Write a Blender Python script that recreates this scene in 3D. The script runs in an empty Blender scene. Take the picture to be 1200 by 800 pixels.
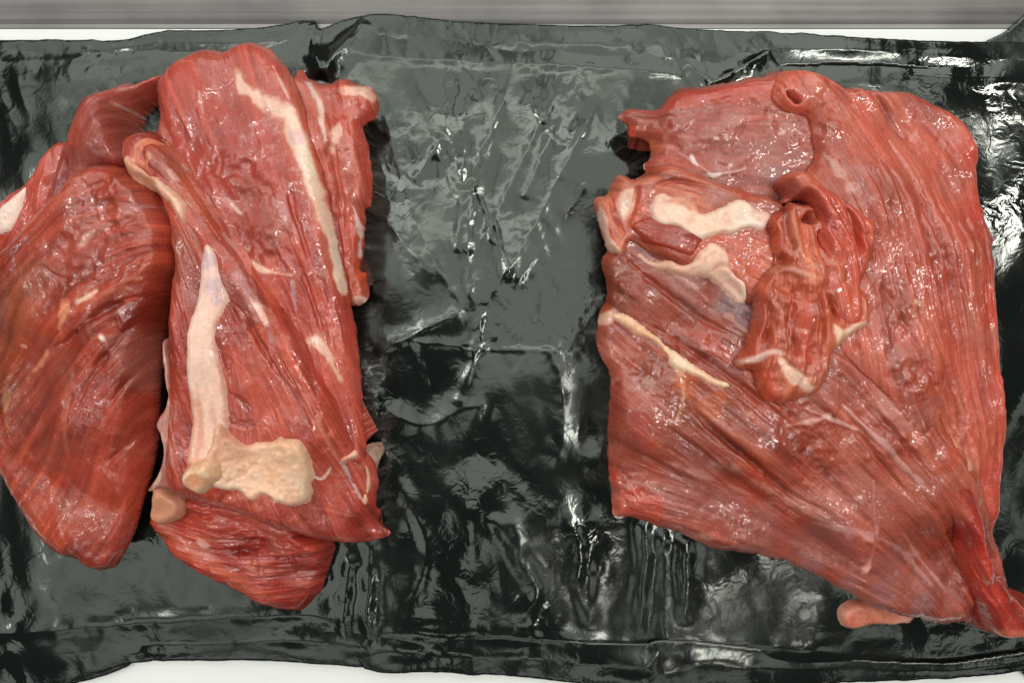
import bpy, math, random
import numpy as np

random.seed(7)
# ------------------------------------------------------------------ camera
S = 0.0005           # metres per photo pixel on the tray plane
D = 0.40             # camera height above the tray
sc = bpy.context.scene
COL = sc.collection
cam_d = bpy.data.cameras.new('camera')
cam = bpy.data.objects.new('camera', cam_d)
COL.objects.link(cam)
cam.location = (0, 0, D)
cam_d.sensor_width = 36
cam_d.lens = 36 * D / (1200 * S)
cam_d.clip_start = 0.01
cam_d.clip_end = 20
sc.camera = cam
# ------------------------------------------------------------------ world and lamps
w = bpy.data.worlds.new('World')
sc.world = w
w.use_nodes = True
bg = w.node_tree.nodes['Background']
bg.inputs[0].default_value = (0.95, 1.0, 0.97, 1)
bg.inputs[1].default_value = 0.05


def lamp(name, loc, target, sx, sy, power, col):
    l = bpy.data.lights.new(name, 'AREA')
    l.shape = 'RECTANGLE'
    l.size, l.size_y = sx, sy
    l.energy = power
    l.color = col
    o = bpy.data.objects.new(name, l)
    COL.objects.link(o)
    o.location = loc
    d = np.array(target, float) - np.array(loc, float)
    from mathutils import Vector
    o.rotation_euler = Vector(d).to_track_quat('-Z', 'Y').to_euler()
    return o


WARM = (1.0, 0.965, 0.90)
GREEN = (0.985, 1.0, 0.94)
# luminous ceiling: panels of uneven brightness with gaps, sparse above the photographer's side
PANELS = [  # x, y, size x, size y, radiance, turn
    (-0.50, 0.25, 0.62, 0.62, 1.75, 2), (0.16, 0.22, 0.62, 0.66, 1.65, -1), (0.76, 0.34, 0.46, 0.60, 1.7, 3),
    (-0.48, 0.92, 0.66, 0.62, 2.0, -2), (0.18, 0.92, 0.58, 0.62, 1.75, 2), (0.80, 0.98, 0.54, 0.56, 2.2, 0),
    (-1.18, 0.30, 0.62, 0.66, 1.45, 1), (-1.15, 0.98, 0.64, 0.62, 1.6, -2),
    (-0.75, -0.62, 0.50, 0.62, 1.4, 4), (-1.28, -0.55, 0.48, 0.80, 1.3, -3),
    (-0.10, -0.62, 0.26, 0.30, 1.3, 12), (0.42, -0.30, 0.22, 0.26, 1.2, -15), (0.86, -0.50, 0.30, 0.26, 1.4, 8),  # small dim panels from here, added for grey patches in the near film
    (0.20, -0.95, 0.40, 0.24, 1.3, -6), (1.20, -0.20, 0.24, 0.60, 1.0, 5),
    (-0.7, -1.35, 0.9, 0.40, 1.2, 3), (0.35, -1.40, 0.8, 0.36, 1.1, -4), (1.25, -1.20, 0.5, 0.40, 1.1, 8),  # dim panels added so the bottom hem reflects grey
    (-0.9, 1.95, 1.5, 1.1, 1.9, 0), (0.75, 1.95, 1.5, 1.1, 2.2, 0)]  # far panels added so the film's back edge reflects light
for (x, y, sx, sy, rad, turn) in PANELS:
    x, y, sx, sy = x * 1.2, y * 1.2, sx * 1.2, sy * 1.2
    l = lamp('ceiling_fill_panel', (x, y, 1.7), (x, y, 0), sx, sy, 0.84 * rad * sx * sy * math.pi, GREEN)
    l.rotation_euler = (0, 0, math.radians(turn))
    if y > 1.5:
        l.rotation_euler = (math.radians(-32), 0, 0)
lamp('glint_lamp', (-0.14, 0.58, 1.64), (-0.05, 0.1, 0), 1.2, 0.20, 1.9, GREEN)  # unseen strip lamp added to brighten the crackle in the upper film
# small bright unseen lamps, placed to make the wet glints
for (x, y, sx, sy, rad) in ((0.56, -0.80, 0.16, 0.03, 34), (0.94, 0.30, 0.055, 0.8, 38), (0.66, -0.26, 0.34, 0.05, 36), (-0.98, 0.25, 0.05, 0.6, 30),
                            (-1.35, -0.24, 0.3, 0.03, 30)):
    lamp('glint_lamp', (x, y, 1.66), (x * 0.3, y * 0.3, 0), sx, sy, rad * sx * sy * math.pi, WARM)

sc.view_settings.view_transform = 'Standard'
sc.view_settings.look = 'None'
sc.view_settings.exposure = 0.14
sc.view_settings.gamma = 1.0

# ------------------------------------------------------------------ numeric helpers
_seed = [11]


def rng():
    _seed[0] += 1
    return np.random.default_rng(_seed[0])


def gblur(a, sig):
    """gaussian blur (cells) with reflected borders"""
    if sig <= 0:
        return a
    p = int(3 * sig) + 2
    p = min(p, min(a.shape) - 1)
    b = np.pad(a, p, mode='reflect')
    fy = np.fft.fftfreq(b.shape[0])[:, None]
    fx = np.fft.rfftfreq(b.shape[1])[None, :]
    k = np.exp(-2 * (math.pi * sig) ** 2 * (fy ** 2 + fx ** 2))
    b = np.fft.irfft2(np.fft.rfft2(b) * k, s=b.shape)
    return b[p:-p, p:-p]


def noise(shape, sig):
    n = gblur(rng().standard_normal(shape), sig)
    return n / (n.std() + 1e-9)


def fnoise(shape, sig, octv=4, gain=0.5):
    t = 0
    a = 1.0
    for i in range(octv):
        t = t + a * noise(shape, max(sig / 2 ** i, 0.6))
        a *= gain
    return t / (np.std(t) + 1e-9)


def lin(c):
    c = np.array(c, float) / 255.0
    return np.where(c <= 0.04045, c / 12.92, ((c + 0.055) / 1.055) ** 2.4)


def smooth(e0, e1, x):
    t = np.clip((x - e0) / (e1 - e0 + 1e-12), 0, 1)
    return t * t * (3 - 2 * t)


def catmull(pts, n=8, closed=True):
    P = np.array(pts, float)
    m = len(P)
    out = []
    for i in range(m if closed else m - 1):
        if closed:
            p0, p1, p2, p3 = P[(i - 1) % m], P[i], P[(i + 1) % m], P[(i + 2) % m]
        else:
            p0, p1, p2, p3 = P[max(i - 1, 0)], P[i], P[i + 1], P[min(i + 2, m - 1)]
        for k in range(n):
            t = k / n
            out.append(0.5 * ((2 * p1) + (-p0 + p2) * t + (2 * p0 - 5 * p1 + 4 * p2 - p3) * t * t
                              + (-p0 + 3 * p1 - 3 * p2 + p3) * t ** 3))
    if not closed:
        out.append(P[-1])
    return np.array(out)


def jitter(poly, amp):
    """ragged outline: pushes a dense closed outline in and out by multi-scale noise"""
    seg = np.roll(poly, -1, 0) - poly
    L = np.hypot(seg[:, 0], seg[:, 1])
    s = np.concatenate([[0], np.cumsum(L)])
    n = max(int(s[-1] / 1.6), 24)
    q = np.linspace(0, s[-1], n, endpoint=False)
    cl = np.vstack([poly, poly[:1]])
    P = np.stack([np.interp(q, s, cl[:, 0]), np.interp(q, s, cl[:, 1])], 1)
    if amp <= 0:
        return P
    T = np.roll(P, -1, 0) - np.roll(P, 1, 0)
    T /= np.hypot(T[:, 0], T[:, 1])[:, None] + 1e-9
    N = np.stack([-T[:, 1], T[:, 0]], 1)
    r = rng()
    f = np.fft.rfftfreq(n, d=1.6)
    tot = np.zeros(n)
    for lam, a in ((70, 1.0), (30, 0.7), (12, 0.3)):
        k = np.exp(-2 * (math.pi * lam / 5.0 * f) ** 2)
        x = np.fft.irfft(np.fft.rfft(r.standard_normal(n)) * k, n)
        x -= x.mean()
        x /= x.std() + 1e-9
        tot += a * (0.55 * x + 0.9 * (0.8 - np.abs(x)))
    return P + N * (tot * amp * 0.75)[:, None]


def inside(poly, X, Y):
    r = np.zeros(X.shape, bool)
    x0, y0 = poly[:, 0], poly[:, 1]
    x1, y1 = np.roll(x0, -1), np.roll(y0, -1)
    # scanline per row: Y is constant along a row
    ys = Y[:, 0]
    for j in range(X.shape[0]):
        y = ys[j]
        c = (y0 > y) != (y1 > y)
        if not c.any():
            continue
        xs = x0[c] + (y - y0[c]) * (x1[c] - x0[c]) / (y1[c] - y0[c])
        r[j] = (np.searchsorted(np.sort(xs), X[j]) % 2) == 1
    return r


def nearest(poly, px, py):
    """distance and nearest point on a densely sampled outline"""
    d = np.empty(px.shape)
    k = np.empty(px.shape, int)
    for a in range(0, len(px), 20000):
        dx = px[a:a + 20000, None] - poly[None, :, 0]
        dy = py[a:a + 20000, None] - poly[None, :, 1]
        q = dx * dx + dy * dy
        k[a:a + 20000] = q.argmin(1)
        d[a:a + 20000] = np.sqrt(q.min(1))
    return d, k


def polyline(pts, X, Y):
    """distance to a polyline with per-point widths, the width and the 0..1 place along it"""
    P = np.array(pts, float)
    best = np.full(X.shape, 1e9)
    wid = np.zeros(X.shape)
    tt = np.zeros(X.shape)
    n = len(P) - 1
    for i in range(n):
        ax, ay, aw = P[i]
        bx, by, bw = P[i + 1]
        dx, dy = bx - ax, by - ay
        t = np.clip(((X - ax) * dx + (Y - ay) * dy) / (dx * dx + dy * dy + 1e-9), 0, 1)
        d = np.hypot(X - ax - t * dx, Y - ay - t * dy)
        m = d < best
        best = np.where(m, d, best)
        wid = np.where(m, aw + t * (bw - aw), wid)
        tt = np.where(m, (i + t) / n, tt)
    return best, wid, tt


def idw(pts, X, Y, power=3.0):
    z = np.zeros(X.shape)
    ws = np.zeros(X.shape)
    for (x, y, h) in pts:
        wgt = 1.0 / (((X - x) ** 2 + (Y - y) ** 2 + 400.0) ** (power / 2))
        z += wgt * h
        ws += wgt
    return z / ws


def flow(guides, X, Y):
    """unit direction field from guide curves"""
    vx = np.zeros(X.shape)
    vy = np.zeros(X.shape)
    for g in guides:
        c = catmull(g, 6, closed=False)
        for i in range(len(c) - 1):
            t = c[i + 1] - c[i]
            L = math.hypot(*t) + 1e-9
            m = (c[i] + c[i + 1]) / 2
            wgt = L / ((X - m[0]) ** 2 + (Y - m[1]) ** 2 + 150.0) ** 1.5
            vx += wgt * t[0] / L
            vy += wgt * t[1] / L
    n = np.hypot(vx, vy) + 1e-9
    return vx / n, vy / n


def lic(vx, vy, src, L):
    """line integral convolution: noise smeared along the fibre direction (grid cells)"""
    H, W = src.shape
    acc = src.copy()
    tot = 1.0
    gy, gx = np.mgrid[0:H, 0:W].astype(float)
    for sg in (1, -1):
        x, y = gx.copy(), gy.copy()
        for k in range(L):
            ix = np.clip(np.rint(x), 0, W - 1).astype(int)
            iy = np.clip(np.rint(y), 0, H - 1).astype(int)
            x += sg * vx[iy, ix]
            y += sg * vy[iy, ix]
            ix = np.clip(np.rint(x), 0, W - 1).astype(int)
            iy = np.clip(np.rint(y), 0, H - 1).astype(int)
            wgt = 0.5 + 0.5 * math.cos(math.pi * k / L)
            acc += wgt * src[iy, ix]
            tot += wgt
    acc /= tot
    acc -= acc.mean()
    return acc / (acc.std() + 1e-9)


def link(name, me, parent=None, mat=None):
    me.name = name
    o = bpy.data.objects.new(name, me)
    COL.objects.link(o)
    if mat:
        me.materials.append(mat)
    if parent:
        o.parent = parent
    return o


def grid_mesh(mask, Xw, Yw, Z, Zlow, colour, poly_w=None, cap=True, tuck=0.0):
    """closed mesh from a masked height field: top faces, a skirt at the outline and a cap below"""
    c = mask[:-1, :-1] & mask[1:, :-1] & mask[:-1, 1:] & mask[1:, 1:]
    # keep the largest run of cells only
    lab = np.zeros(c.shape, int)
    seeds = np.argwhere(c)
    best, bestn, cur = 0, 0, 0
    todo = c.copy()
    for s_ in seeds:
        if not todo[s_[0], s_[1]]:
            continue
        cur += 1
        reg = np.zeros_like(c)
        reg[s_[0], s_[1]] = True
        # flood by repeated row/column sweeps
        st = [tuple(s_)]
        todo[s_[0], s_[1]] = False
        n = 0
        while st:
            y, x = st.pop()
            lab[y, x] = cur
            n += 1
            for dy, dx in ((1, 0), (-1, 0), (0, 1), (0, -1)):
                yy, xx = y + dy, x + dx
                if 0 <= yy < c.shape[0] and 0 <= xx < c.shape[1] and todo[yy, xx]:
                    todo[yy, xx] = False
                    st.append((yy, xx))
        if n > bestn:
            best, bestn = cur, n
    c = lab == best
    H, W = mask.shape
    vid = -np.ones((H, W), int)
    used = np.zeros((H, W), bool)
    used[:-1, :-1] |= c
    used[1:, :-1] |= c
    used[:-1, 1:] |= c
    used[1:, 1:] |= c
    vid[used] = np.arange(used.sum())
    iy, ix = np.nonzero(c)
    # rows run towards -y, so this order faces up
    F = np.stack([vid[iy, ix], vid[iy + 1, ix], vid[iy + 1, ix + 1], vid[iy, ix + 1]], 1)
    vx, vy, vz = Xw[used].copy(), Yw[used].copy(), Z[used].copy()
    vl = Zlow[used]
    vc = colour[used]
    # border edges: each directed edge without its twin
    E = np.concatenate([F[:, [0, 1]], F[:, [1, 2]], F[:, [2, 3]], F[:, [3, 0]]])
    key = E[:, 0] * (len(vx) + 1) + E[:, 1]
    rkey = E[:, 1] * (len(vx) + 1) + E[:, 0]
    B = E[~np.isin(key, rkey)]
    bv = np.unique(B)
    if poly_w is not None:
        d, k = nearest(poly_w, vx[bv], vy[bv])
        vx[bv], vy[bv] = poly_w[k, 0], poly_w[k, 1]
    nb = len(vx)
    mp = -np.ones(nb, int)
    mp[bv] = nb + np.arange(len(bv))
    cx, cy = vx.mean(), vy.mean()
    V = np.stack([vx, vy, vz], 1)
    tx, ty = np.zeros(len(bv)), np.zeros(len(bv))
    if tuck and poly_w is not None:
        T = np.roll(poly_w, -6, 0) - np.roll(poly_w, 6, 0)
        T /= np.hypot(T[:, 0], T[:, 1])[:, None] + 1e-12
        area = np.sum(poly_w[:, 0] * np.roll(poly_w[:, 1], -1) - np.roll(poly_w[:, 0], -1) * poly_w[:, 1])
        NN = np.stack([-T[:, 1], T[:, 0]], 1) * (1 if area > 0 else -1)
        tx, ty = NN[k, 0] * tuck, NN[k, 1] * tuck
    V2 = np.stack([vx[bv] + tx, vy[bv] + ty, vl[bv]], 1)
    V = np.concatenate([V, V2])
    vc = np.concatenate([vc, vc[bv]])
    SK = np.stack([B[:, 1], B[:, 0], mp[B[:, 0]], mp[B[:, 1]]], 1)
    faces = np.concatenate([F, SK])
    loops = [faces.ravel()]
    sizes = np.full(len(faces), 4)
    if cap:
        nxt = {}
        for a, b in B:
            nxt.setdefault(int(a), []).append(int(b))
        extra = []
        while nxt:
            a0 = next(iter(nxt))
            run = [a0]
            cur = a0
            while True:
                lst = nxt.get(cur)
                if not lst:
                    break
                b = lst.pop()
                if not lst:
                    del nxt[cur]
                if b == a0:
                    break
                run.append(b)
                cur = b
            if len(run) > 3:
                extra.append([int(mp[v]) for v in run[::-1]])
        for e in extra:
            loops.append(np.array(e))
        sizes = np.concatenate([sizes, np.array([len(e) for e in extra], int)])
    loops = np.concatenate(loops)
    me = bpy.data.meshes.new('m')
    me.vertices.add(len(V))
    me.vertices.foreach_set('co', V.ravel())
    me.loops.add(len(loops))
    me.loops.foreach_set('vertex_index', loops.astype(np.int32))
    me.polygons.add(len(sizes))
    me.polygons.foreach_set('loop_start', np.concatenate([[0], np.cumsum(sizes)[:-1]]).astype(np.int32))
    me.polygons.foreach_set('use_smooth', np.ones(len(sizes), bool))
    at = me.color_attributes.new('Col', 'FLOAT_COLOR', 'POINT')
    at.data.foreach_set('color', vc.astype(np.float32).ravel())
    me.update(calc_edges=True)
    me.validate()
    return me


# ------------------------------------------------------------------ materials
def nodes_of(name):
    m = bpy.data.materials.new(name)
    m.use_nodes = True
    nt = m.node_tree
    return m, nt, nt.nodes['Principled BSDF']


def N(nt, t, **kw):
    n = nt.nodes.new(t)
    for k, v in kw.items():
        setattr(n, k, v)
    return n


def make_meat(name, rough, sss, bump, coat, fine=750.0):
    m, nt, b = nodes_of(name)
    L = nt.links.new
    tc = N(nt, 'ShaderNodeTexCoord')
    at = N(nt, 'ShaderNodeAttribute', attribute_name='Col')
    n1 = N(nt, 'ShaderNodeTexNoise')
    n1.inputs['Scale'].default_value = 500
    n1.inputs['Detail'].default_value = 6
    n1.inputs['Roughness'].default_value = 0.7
    L(tc.outputs['Object'], n1.inputs['Vector'])
    hs = N(nt, 'ShaderNodeHueSaturation')
    mr = N(nt, 'ShaderNodeMapRange')
    mr.inputs[1].default_value = 0.3
    mr.inputs[2].default_value = 0.7
    mr.inputs[3].default_value = 0.86
    mr.inputs[4].default_value = 1.14
    L(n1.outputs['Fac'], mr.inputs[0])
    L(mr.outputs[0], hs.inputs['Value'])
    L(at.outputs['Color'], hs.inputs['Color'])
    L(hs.outputs[0], b.inputs['Base Color'])
    n2 = N(nt, 'ShaderNodeTexNoise')
    n2.inputs['Scale'].default_value = 90
    n2.inputs['Detail'].default_value = 4
    L(tc.outputs['Object'], n2.inputs['Vector'])
    mr2 = N(nt, 'ShaderNodeMapRange')
    mr2.inputs[1].default_value = 0.35
    mr2.inputs[2].default_value = 0.65
    mr2.inputs[3].default_value = rough - 0.1
    mr2.inputs[4].default_value = rough + 0.14
    L(n2.outputs['Fac'], mr2.inputs[0])
    L(mr2.outputs[0], b.inputs['Roughness'])
    b.inputs['IOR'].default_value = 1.40
    b.inputs['Subsurface Weight'].default_value = sss
    b.inputs['Subsurface Radius'].default_value = (1.0, 0.35, 0.25)
    b.inputs['Subsurface Scale'].default_value = 0.0025
    # moisture film: patchy coat
    mr3 = N(nt, 'ShaderNodeMapRange')
    mr3.inputs[1].default_value = 0.40
    mr3.inputs[2].default_value = 0.62
    mr3.inputs[3].default_value = 0.1 * coat
    mr3.inputs[4].default_value = coat
    L(n2.outputs['Fac'], mr3.inputs[0])
    L(mr3.outputs[0], b.inputs['Coat Weight'])
    b.inputs['Coat Roughness'].default_value = 0.07
    b.inputs['Coat IOR'].default_value = 1.6
    n3 = N(nt, 'ShaderNodeTexNoise')
    n3.inputs['Scale'].default_value = fine
    n3.inputs['Detail'].default_value = 4
    n3.inputs['Roughness'].default_value = 0.6
    L(tc.outputs['Object'], n3.inputs['Vector'])
    bp = N(nt, 'ShaderNodeBump')
    bp.inputs['Strength'].default_value = bump
    bp.inputs['Distance'].default_value = 0.0006
    L(n3.outputs['Fac'], bp.inputs['Height'])
    L(bp.outputs[0], b.inputs['Normal'])
    n4 = N(nt, 'ShaderNodeTexNoise')
    n4.inputs['Scale'].default_value = 320
    n4.inputs['Detail'].default_value = 1.5
    L(tc.outputs['Object'], n4.inputs['Vector'])
    bp2 = N(nt, 'ShaderNodeBump')
    bp2.inputs['Strength'].default_value = 0.35 * coat
    bp2.inputs['Distance'].default_value = 0.0009
    L(n4.outputs['Fac'], bp2.inputs['Height'])
    L(bp2.outputs[0], b.inputs['Coat Normal'])
    return m


M_MEAT = make_meat('raw_beef', 0.36, 0.25, 0.50, 1.0, 700.0)
M_FAT = make_meat('beef_fat', 0.42, 0.45, 0.14, 0.30, 480.0)
M_SKIN = make_meat('silver_membrane', 0.32, 0.25, 0.28, 0.9, 480.0)


def make_plastic():
    m, nt, b = nodes_of('black_plastic')
    L = nt.links.new
    tc = N(nt, 'ShaderNodeTexCoord')
    b.inputs['Base Color'].default_value = (0.005, 0.0065, 0.0055, 1)
    b.inputs['Specular Tint'].default_value = (0.93, 1.0, 0.93, 1)
    b.inputs['IOR'].default_value = 1.72
    n0 = N(nt, 'ShaderNodeTexNoise')
    n0.inputs['Scale'].default_value = 16
    n0.inputs['Detail'].default_value = 5
    L(tc.outputs['Object'], n0.inputs['Vector'])
    mr = N(nt, 'ShaderNodeMapRange')
    mr.inputs[1].default_value = 0.35
    mr.inputs[2].default_value = 0.65
    mr.inputs[3].default_value = 0.06
    mr.inputs[4].default_value = 0.22
    L(n0.outputs['Fac'], mr.inputs[0])
    L(mr.outputs[0], b.inputs['Roughness'])
    n1 = N(nt, 'ShaderNodeTexNoise')
    n1.inputs['Scale'].default_value = 130
    n1.inputs['Detail'].default_value = 3
    n1.inputs['Distortion'].default_value = 0.8
    L(tc.outputs['Object'], n1.inputs['Vector'])
    bp = N(nt, 'ShaderNodeBump')
    bp.inputs['Strength'].default_value = 0.25
    bp.inputs['Distance'].default_value = 0.0008
    L(n1.outputs['Fac'], bp.inputs['Height'])
    L(bp.outputs[0], b.inputs['Normal'])
    return m


M_PLASTIC = make_plastic()


def make_tray(name, base, metallic, rough, streak):
    m, nt, b = nodes_of(name)
    L = nt.links.new
    tc = N(nt, 'ShaderNodeTexCoord')
    mp = N(nt, 'ShaderNodeMapping')
    mp.inputs['Scale'].default_value = (3, 260, 260)
    L(tc.outputs['Object'], mp.inputs['Vector'])
    n = N(nt, 'ShaderNodeTexNoise')
    n.inputs['Scale'].default_value = 1.0
    n.inputs['Detail'].default_value = 6
    L(mp.outputs[0], n.inputs['Vector'])
    n2 = N(nt, 'ShaderNodeTexNoise')
    n2.inputs['Scale'].default_value = 14
    n2.inputs['Detail'].default_value = 6
    L(tc.outputs['Object'], n2.inputs['Vector'])
    ad = N(nt, 'ShaderNodeMath', operation='MULTIPLY_ADD')
    ad.inputs[1].default_value = 0.5
    L(n.outputs['Fac'], ad.inputs[0])
    sc2 = N(nt, 'ShaderNodeMath', operation='MULTIPLY')
    sc2.inputs[1].default_value = 0.5
    L(n2.outputs['Fac'], sc2.inputs[0])
    L(sc2.outputs[0], ad.inputs[2])
    cr = N(nt, 'ShaderNodeValToRGB')
    d = tuple(c * (1 - streak) for c in base)
    cr.color_ramp.elements[0].position = 0.36
    cr.color_ramp.elements[0].color = (*d, 1)
    cr.color_ramp.elements[1].position = 0.62
    cr.color_ramp.elements[1].color = (*base, 1)
    L(ad.outputs[0], cr.inputs[0])
    L(cr.outputs[0], b.inputs['Base Color'])
    b.inputs['Metallic'].default_value = metallic
    b.inputs['Roughness'].default_value = rough
    bp = N(nt, 'ShaderNodeBump')
    bp.inputs['Strength'].default_value = 0.08
    bp.inputs['Distance'].default_value = 0.0004
    L(n.outputs['Fac'], bp.inputs['Height'])
    L(bp.outputs[0], b.inputs['Normal'])
    return m


M_WHITE = make_tray('pale_tray_enamel', (0.90, 0.92, 0.89), 0.0, 0.35, 0.06)
M_STEEL = make_tray('brushed_steel', (0.29, 0.28, 0.275), 0.7, 0.45, 0.5)

# ------------------------------------------------------------------ the tray
bx0, bx1 = -0.42, 0.42


def strip_mesh(profile, x0, x1, nx=2):
    """extrudes a y-z profile along x with both sides closed"""
    V, F = [], []
    n = len(profile)
    for i in range(nx):
        x = x0 + (x1 - x0) * i / (nx - 1)
        for (y, z) in profile:
            V.append((x, y, z))
    for i in range(nx - 1):
        for k in range(n):
            k2 = (k + 1) % n
            F.append((i * n + k, i * n + k2, (i + 1) * n + k2, (i + 1) * n + k))
    F.append(tuple(range(n))[::-1])
    F.append(tuple((nx - 1) * n + k for k in range(n)))
    me = bpy.data.meshes.new('m')
    me.from_pydata(V, [], F)
    import bmesh
    bm = bmesh.new()
    bm.from_mesh(me)
    bmesh.ops.recalc_face_normals(bm, faces=bm.faces)
    bm.to_mesh(me)
    bm.free()
    for p in me.polygons:
        p.use_smooth = False
    return me


tray = bpy.data.objects.new('shallow_tray', None)
COL.objects.link(tray)
tray.location = (0, 0, 0)
tray['label'] = 'pale shallow tray under the black plastic with a grey steel rim along the back'
tray['category'] = 'tray'
link('tray_base', strip_mesh([(-0.30, -0.006), (0.1835, -0.006), (0.1835, -0.0015), (-0.30, -0.0015)], bx0, bx1), tray, M_WHITE)
rim = [(0.1838, -0.006), (0.1838, -0.0012), (0.1862, -0.0011), (0.1870, -0.0006), (0.1885, 0.0002), (0.1925, 0.0018), (0.2005, 0.0045),
       (0.2125, 0.0080), (0.225, 0.0108), (0.225, -0.006)]
rm = link('tray_rim', strip_mesh(rim, bx0, bx1), tray, M_STEEL)

# ------------------------------------------------------------------ black plastic sheet
HS = 0.0008
px0, px1, py0, py1 = -30, 1230, 0, 812


def sheet_edge():
    top = [(-60, 53), (0, 51), (60, 50), (145, 50), (180, 42), (215, 39), (300, 37), (325, 33), (350, 29), (371, 27), (373, 39),
           (392, 30), (418, 22), (445, 19), (480, 24), (520, 27), (600, 31), (700, 35), (740, 36), (800, 37), (900, 41),
           (950, 45), (1000, 48), (1080, 51), (1150, 53), (1260, 57)]
    bot = [(1260, 778), (1190, 781), (1150, 786), (1080, 790), (1000, 793), (900, 797), (820, 802), (740, 800), (690, 797),
           (640, 792), (560, 786), (500, 781), (430, 777), (360, 772), (300, 770), (230, 772), (170, 772), (150, 779), (120, 791),
           (80, 800), (30, 806), (-60, 810)]
    return np.array(top + bot, float)


def px_to_w(p, z):
    k = S * (D - z) / D
    return np.stack([(p[:, 0] - 600) * k, (400 - p[:, 1]) * k], 1)


def wrinkled(edge, lines, z0, seed, amp=1.0, step=HS, thick=0.0009, rim=6.0, low=None):
    """film of plastic: crumpled height field inside a ragged outline"""
    _seed[0] = seed
    E = jitter(catmull(edge, 4), 0.7)
    k = S
    lo, hi = E.min(0), E.max(0)
    nx = int((hi[0] - lo[0]) * k / step) + 2
    ny = int((hi[1] - lo[1]) * k / step) + 2
    U, V = np.meshgrid(lo[0] + np.arange(nx) * step / k, lo[1] + np.arange(ny) * step / k)
    mask = inside(E, U, V)
    z = np.zeros(U.shape)
    # broad slack + mid wrinkles, stronger towards the near half
    cell = step / k
    low_w = smooth(400, 520, V)
    z += amp * (1.5 * noise(U.shape, 60 / cell) + 0.75 * noise(U.shape, 26 / cell))

    def aniso(sx, sy, rot):
        a = rng().standard_normal(U.shape)
        fy = np.fft.fftfreq(U.shape[0])[:, None]
        fx = np.fft.rfftfreq(U.shape[1])[None, :]
        gx, gy = fx * math.cos(rot) + fy * math.sin(rot), -fx * math.sin(rot) + fy * math.cos(rot)
        kk = np.exp(-2 * math.pi ** 2 * ((sx / cell) ** 2 * gx ** 2 + (sy / cell) ** 2 * gy ** 2))
        a = np.fft.irfft2(np.fft.rfft2(a) * kk, s=U.shape)
        return a / a.std()
    r1, r2, r3 = aniso(10, 26, 0.25), aniso(8, 20, -0.35), aniso(6, 15, 0.1)
    ridge = lambda q: -np.abs(q)            # folded, not wavy
    z += amp * (0.13 + 0.07 * low_w) * r1 + amp * (0.16 + 0.06 * low_w) * ridge(r2) + amp * 0.025 * low_w * r3
    z += amp * (0.12 + 0.12 * low_w) * noise(U.shape, 13 / cell)
    z += amp * 0.05 * ridge(noise(U.shape, 9 / cell))
    # clusters of fine crackle
    cl = smooth(0.1, 1.5, fnoise(U.shape, 26 / cell, 2)) * (1 - 0.8 * low_w) * (1 - 0.85 * smooth(940, 1060, U))
    z += amp * cl * (0.12 * ridge(aniso(3.6, 7, 0.5)) + 0.06 * aniso(3.0, 4.5, -0.4))
    # sharp creases: short random folds, steeper on one side
    r = rng()
    nfold = int(150 * amp)
    for i in range(nfold):
        cx, cy = r.uniform(lo[0], hi[0]), r.uniform(lo[1], hi[1])
        ang = r.normal(math.pi / 2, 0.55) if r.random() < 0.75 else r.uniform(0, math.pi)
        L = r.uniform(15, 70)
        c_, s_ = math.cos(ang), math.sin(ang)
        bend = r.normal(0, 0.004)
        h = r.uniform(0.08, 0.42) * (1 if r.random() < 0.6 else -1)
        w1, w2 = r.uniform(3.0, 7), r.uniform(8, 30)
        R_ = L + 60
        ix = (U[0] > cx - R_) & (U[0] < cx + R_)
        iy = (V[:, 0] > cy - R_) & (V[:, 0] < cy + R_)
        if not ix.any() or not iy.any():
            continue
        sl = np.ix_(iy, ix)
        u, v = U[sl] - cx, V[sl] - cy
        al = u * c_ + v * s_
        ac = -u * s_ + v * c_ + bend * al * al + 2.5 * np.sin(al * 0.11 + i) + 1.5 * np.sin(al * 0.23 + 2 * i)
        prof = np.exp(-np.where(ac > 0, ac / w1, -ac / w2))
        z[sl] += h * prof * np.clip(1 - (al / L) ** 2, 0, 1)
    wob = fnoise(U.shape, 7 / cell, 2)
    for (pts, h, w1, w2) in lines:
        d, wd, t = polyline([(x, y, 1) for x, y in catmull(pts, 5, closed=False)], U, V)
        # signed side by the gradient of the distance is not needed: symmetric with a sharp tip
        tap = np.clip(np.minimum(t, 1 - t) * 8, 0, 1)
        d = d + 1.2 * wob
        z += h * (0.45 * np.exp(-np.abs(d) / (1.2 * w1)) + 0.35 * np.exp(-(d / (1.6 * w2)) ** 2)) * tap
    z = gblur(z, 0.75)
    z = z + (gblur(z, 2.2) - z) * np.maximum(low_w, smooth(1000, 1100, U))
    z = z + (gblur(z, 5.0) - z) * 0.45 * np.maximum(smooth(560, 640, V) * smooth(720, 780, U), smooth(1080, 1130, U))
    dd = np.full(U.shape, 199.0)
    band = gblur(mask.astype(float), 14)
    idx = np.nonzero(mask & (band < 0.999))
    if len(idx[0]):
        d, _ = nearest(E, U[idx], V[idx])
        dd[idx] = d
    z = (z - z[mask].min()) * 0.001 if low is None else np.maximum(z + low, 0) * 0.001
    if low is None:
        z = np.clip(z, 0, None) * 0.8
    z *= smooth(0, rim * 9, dd) * 0.6 + 0.4
    ks = S
    Xw, Yw = (U - 600) * ks, (400 - V) * ks
    colr = np.zeros(U.shape + (4,))
    Zt = z0 + z + thick
    pw = np.stack([(E[:, 0] - 600) * ks, (400 - E[:, 1]) * ks], 1)
    return grid_mesh(mask, Xw, Yw, Zt, np.full(U.shape, z0), colr, pw)


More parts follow.
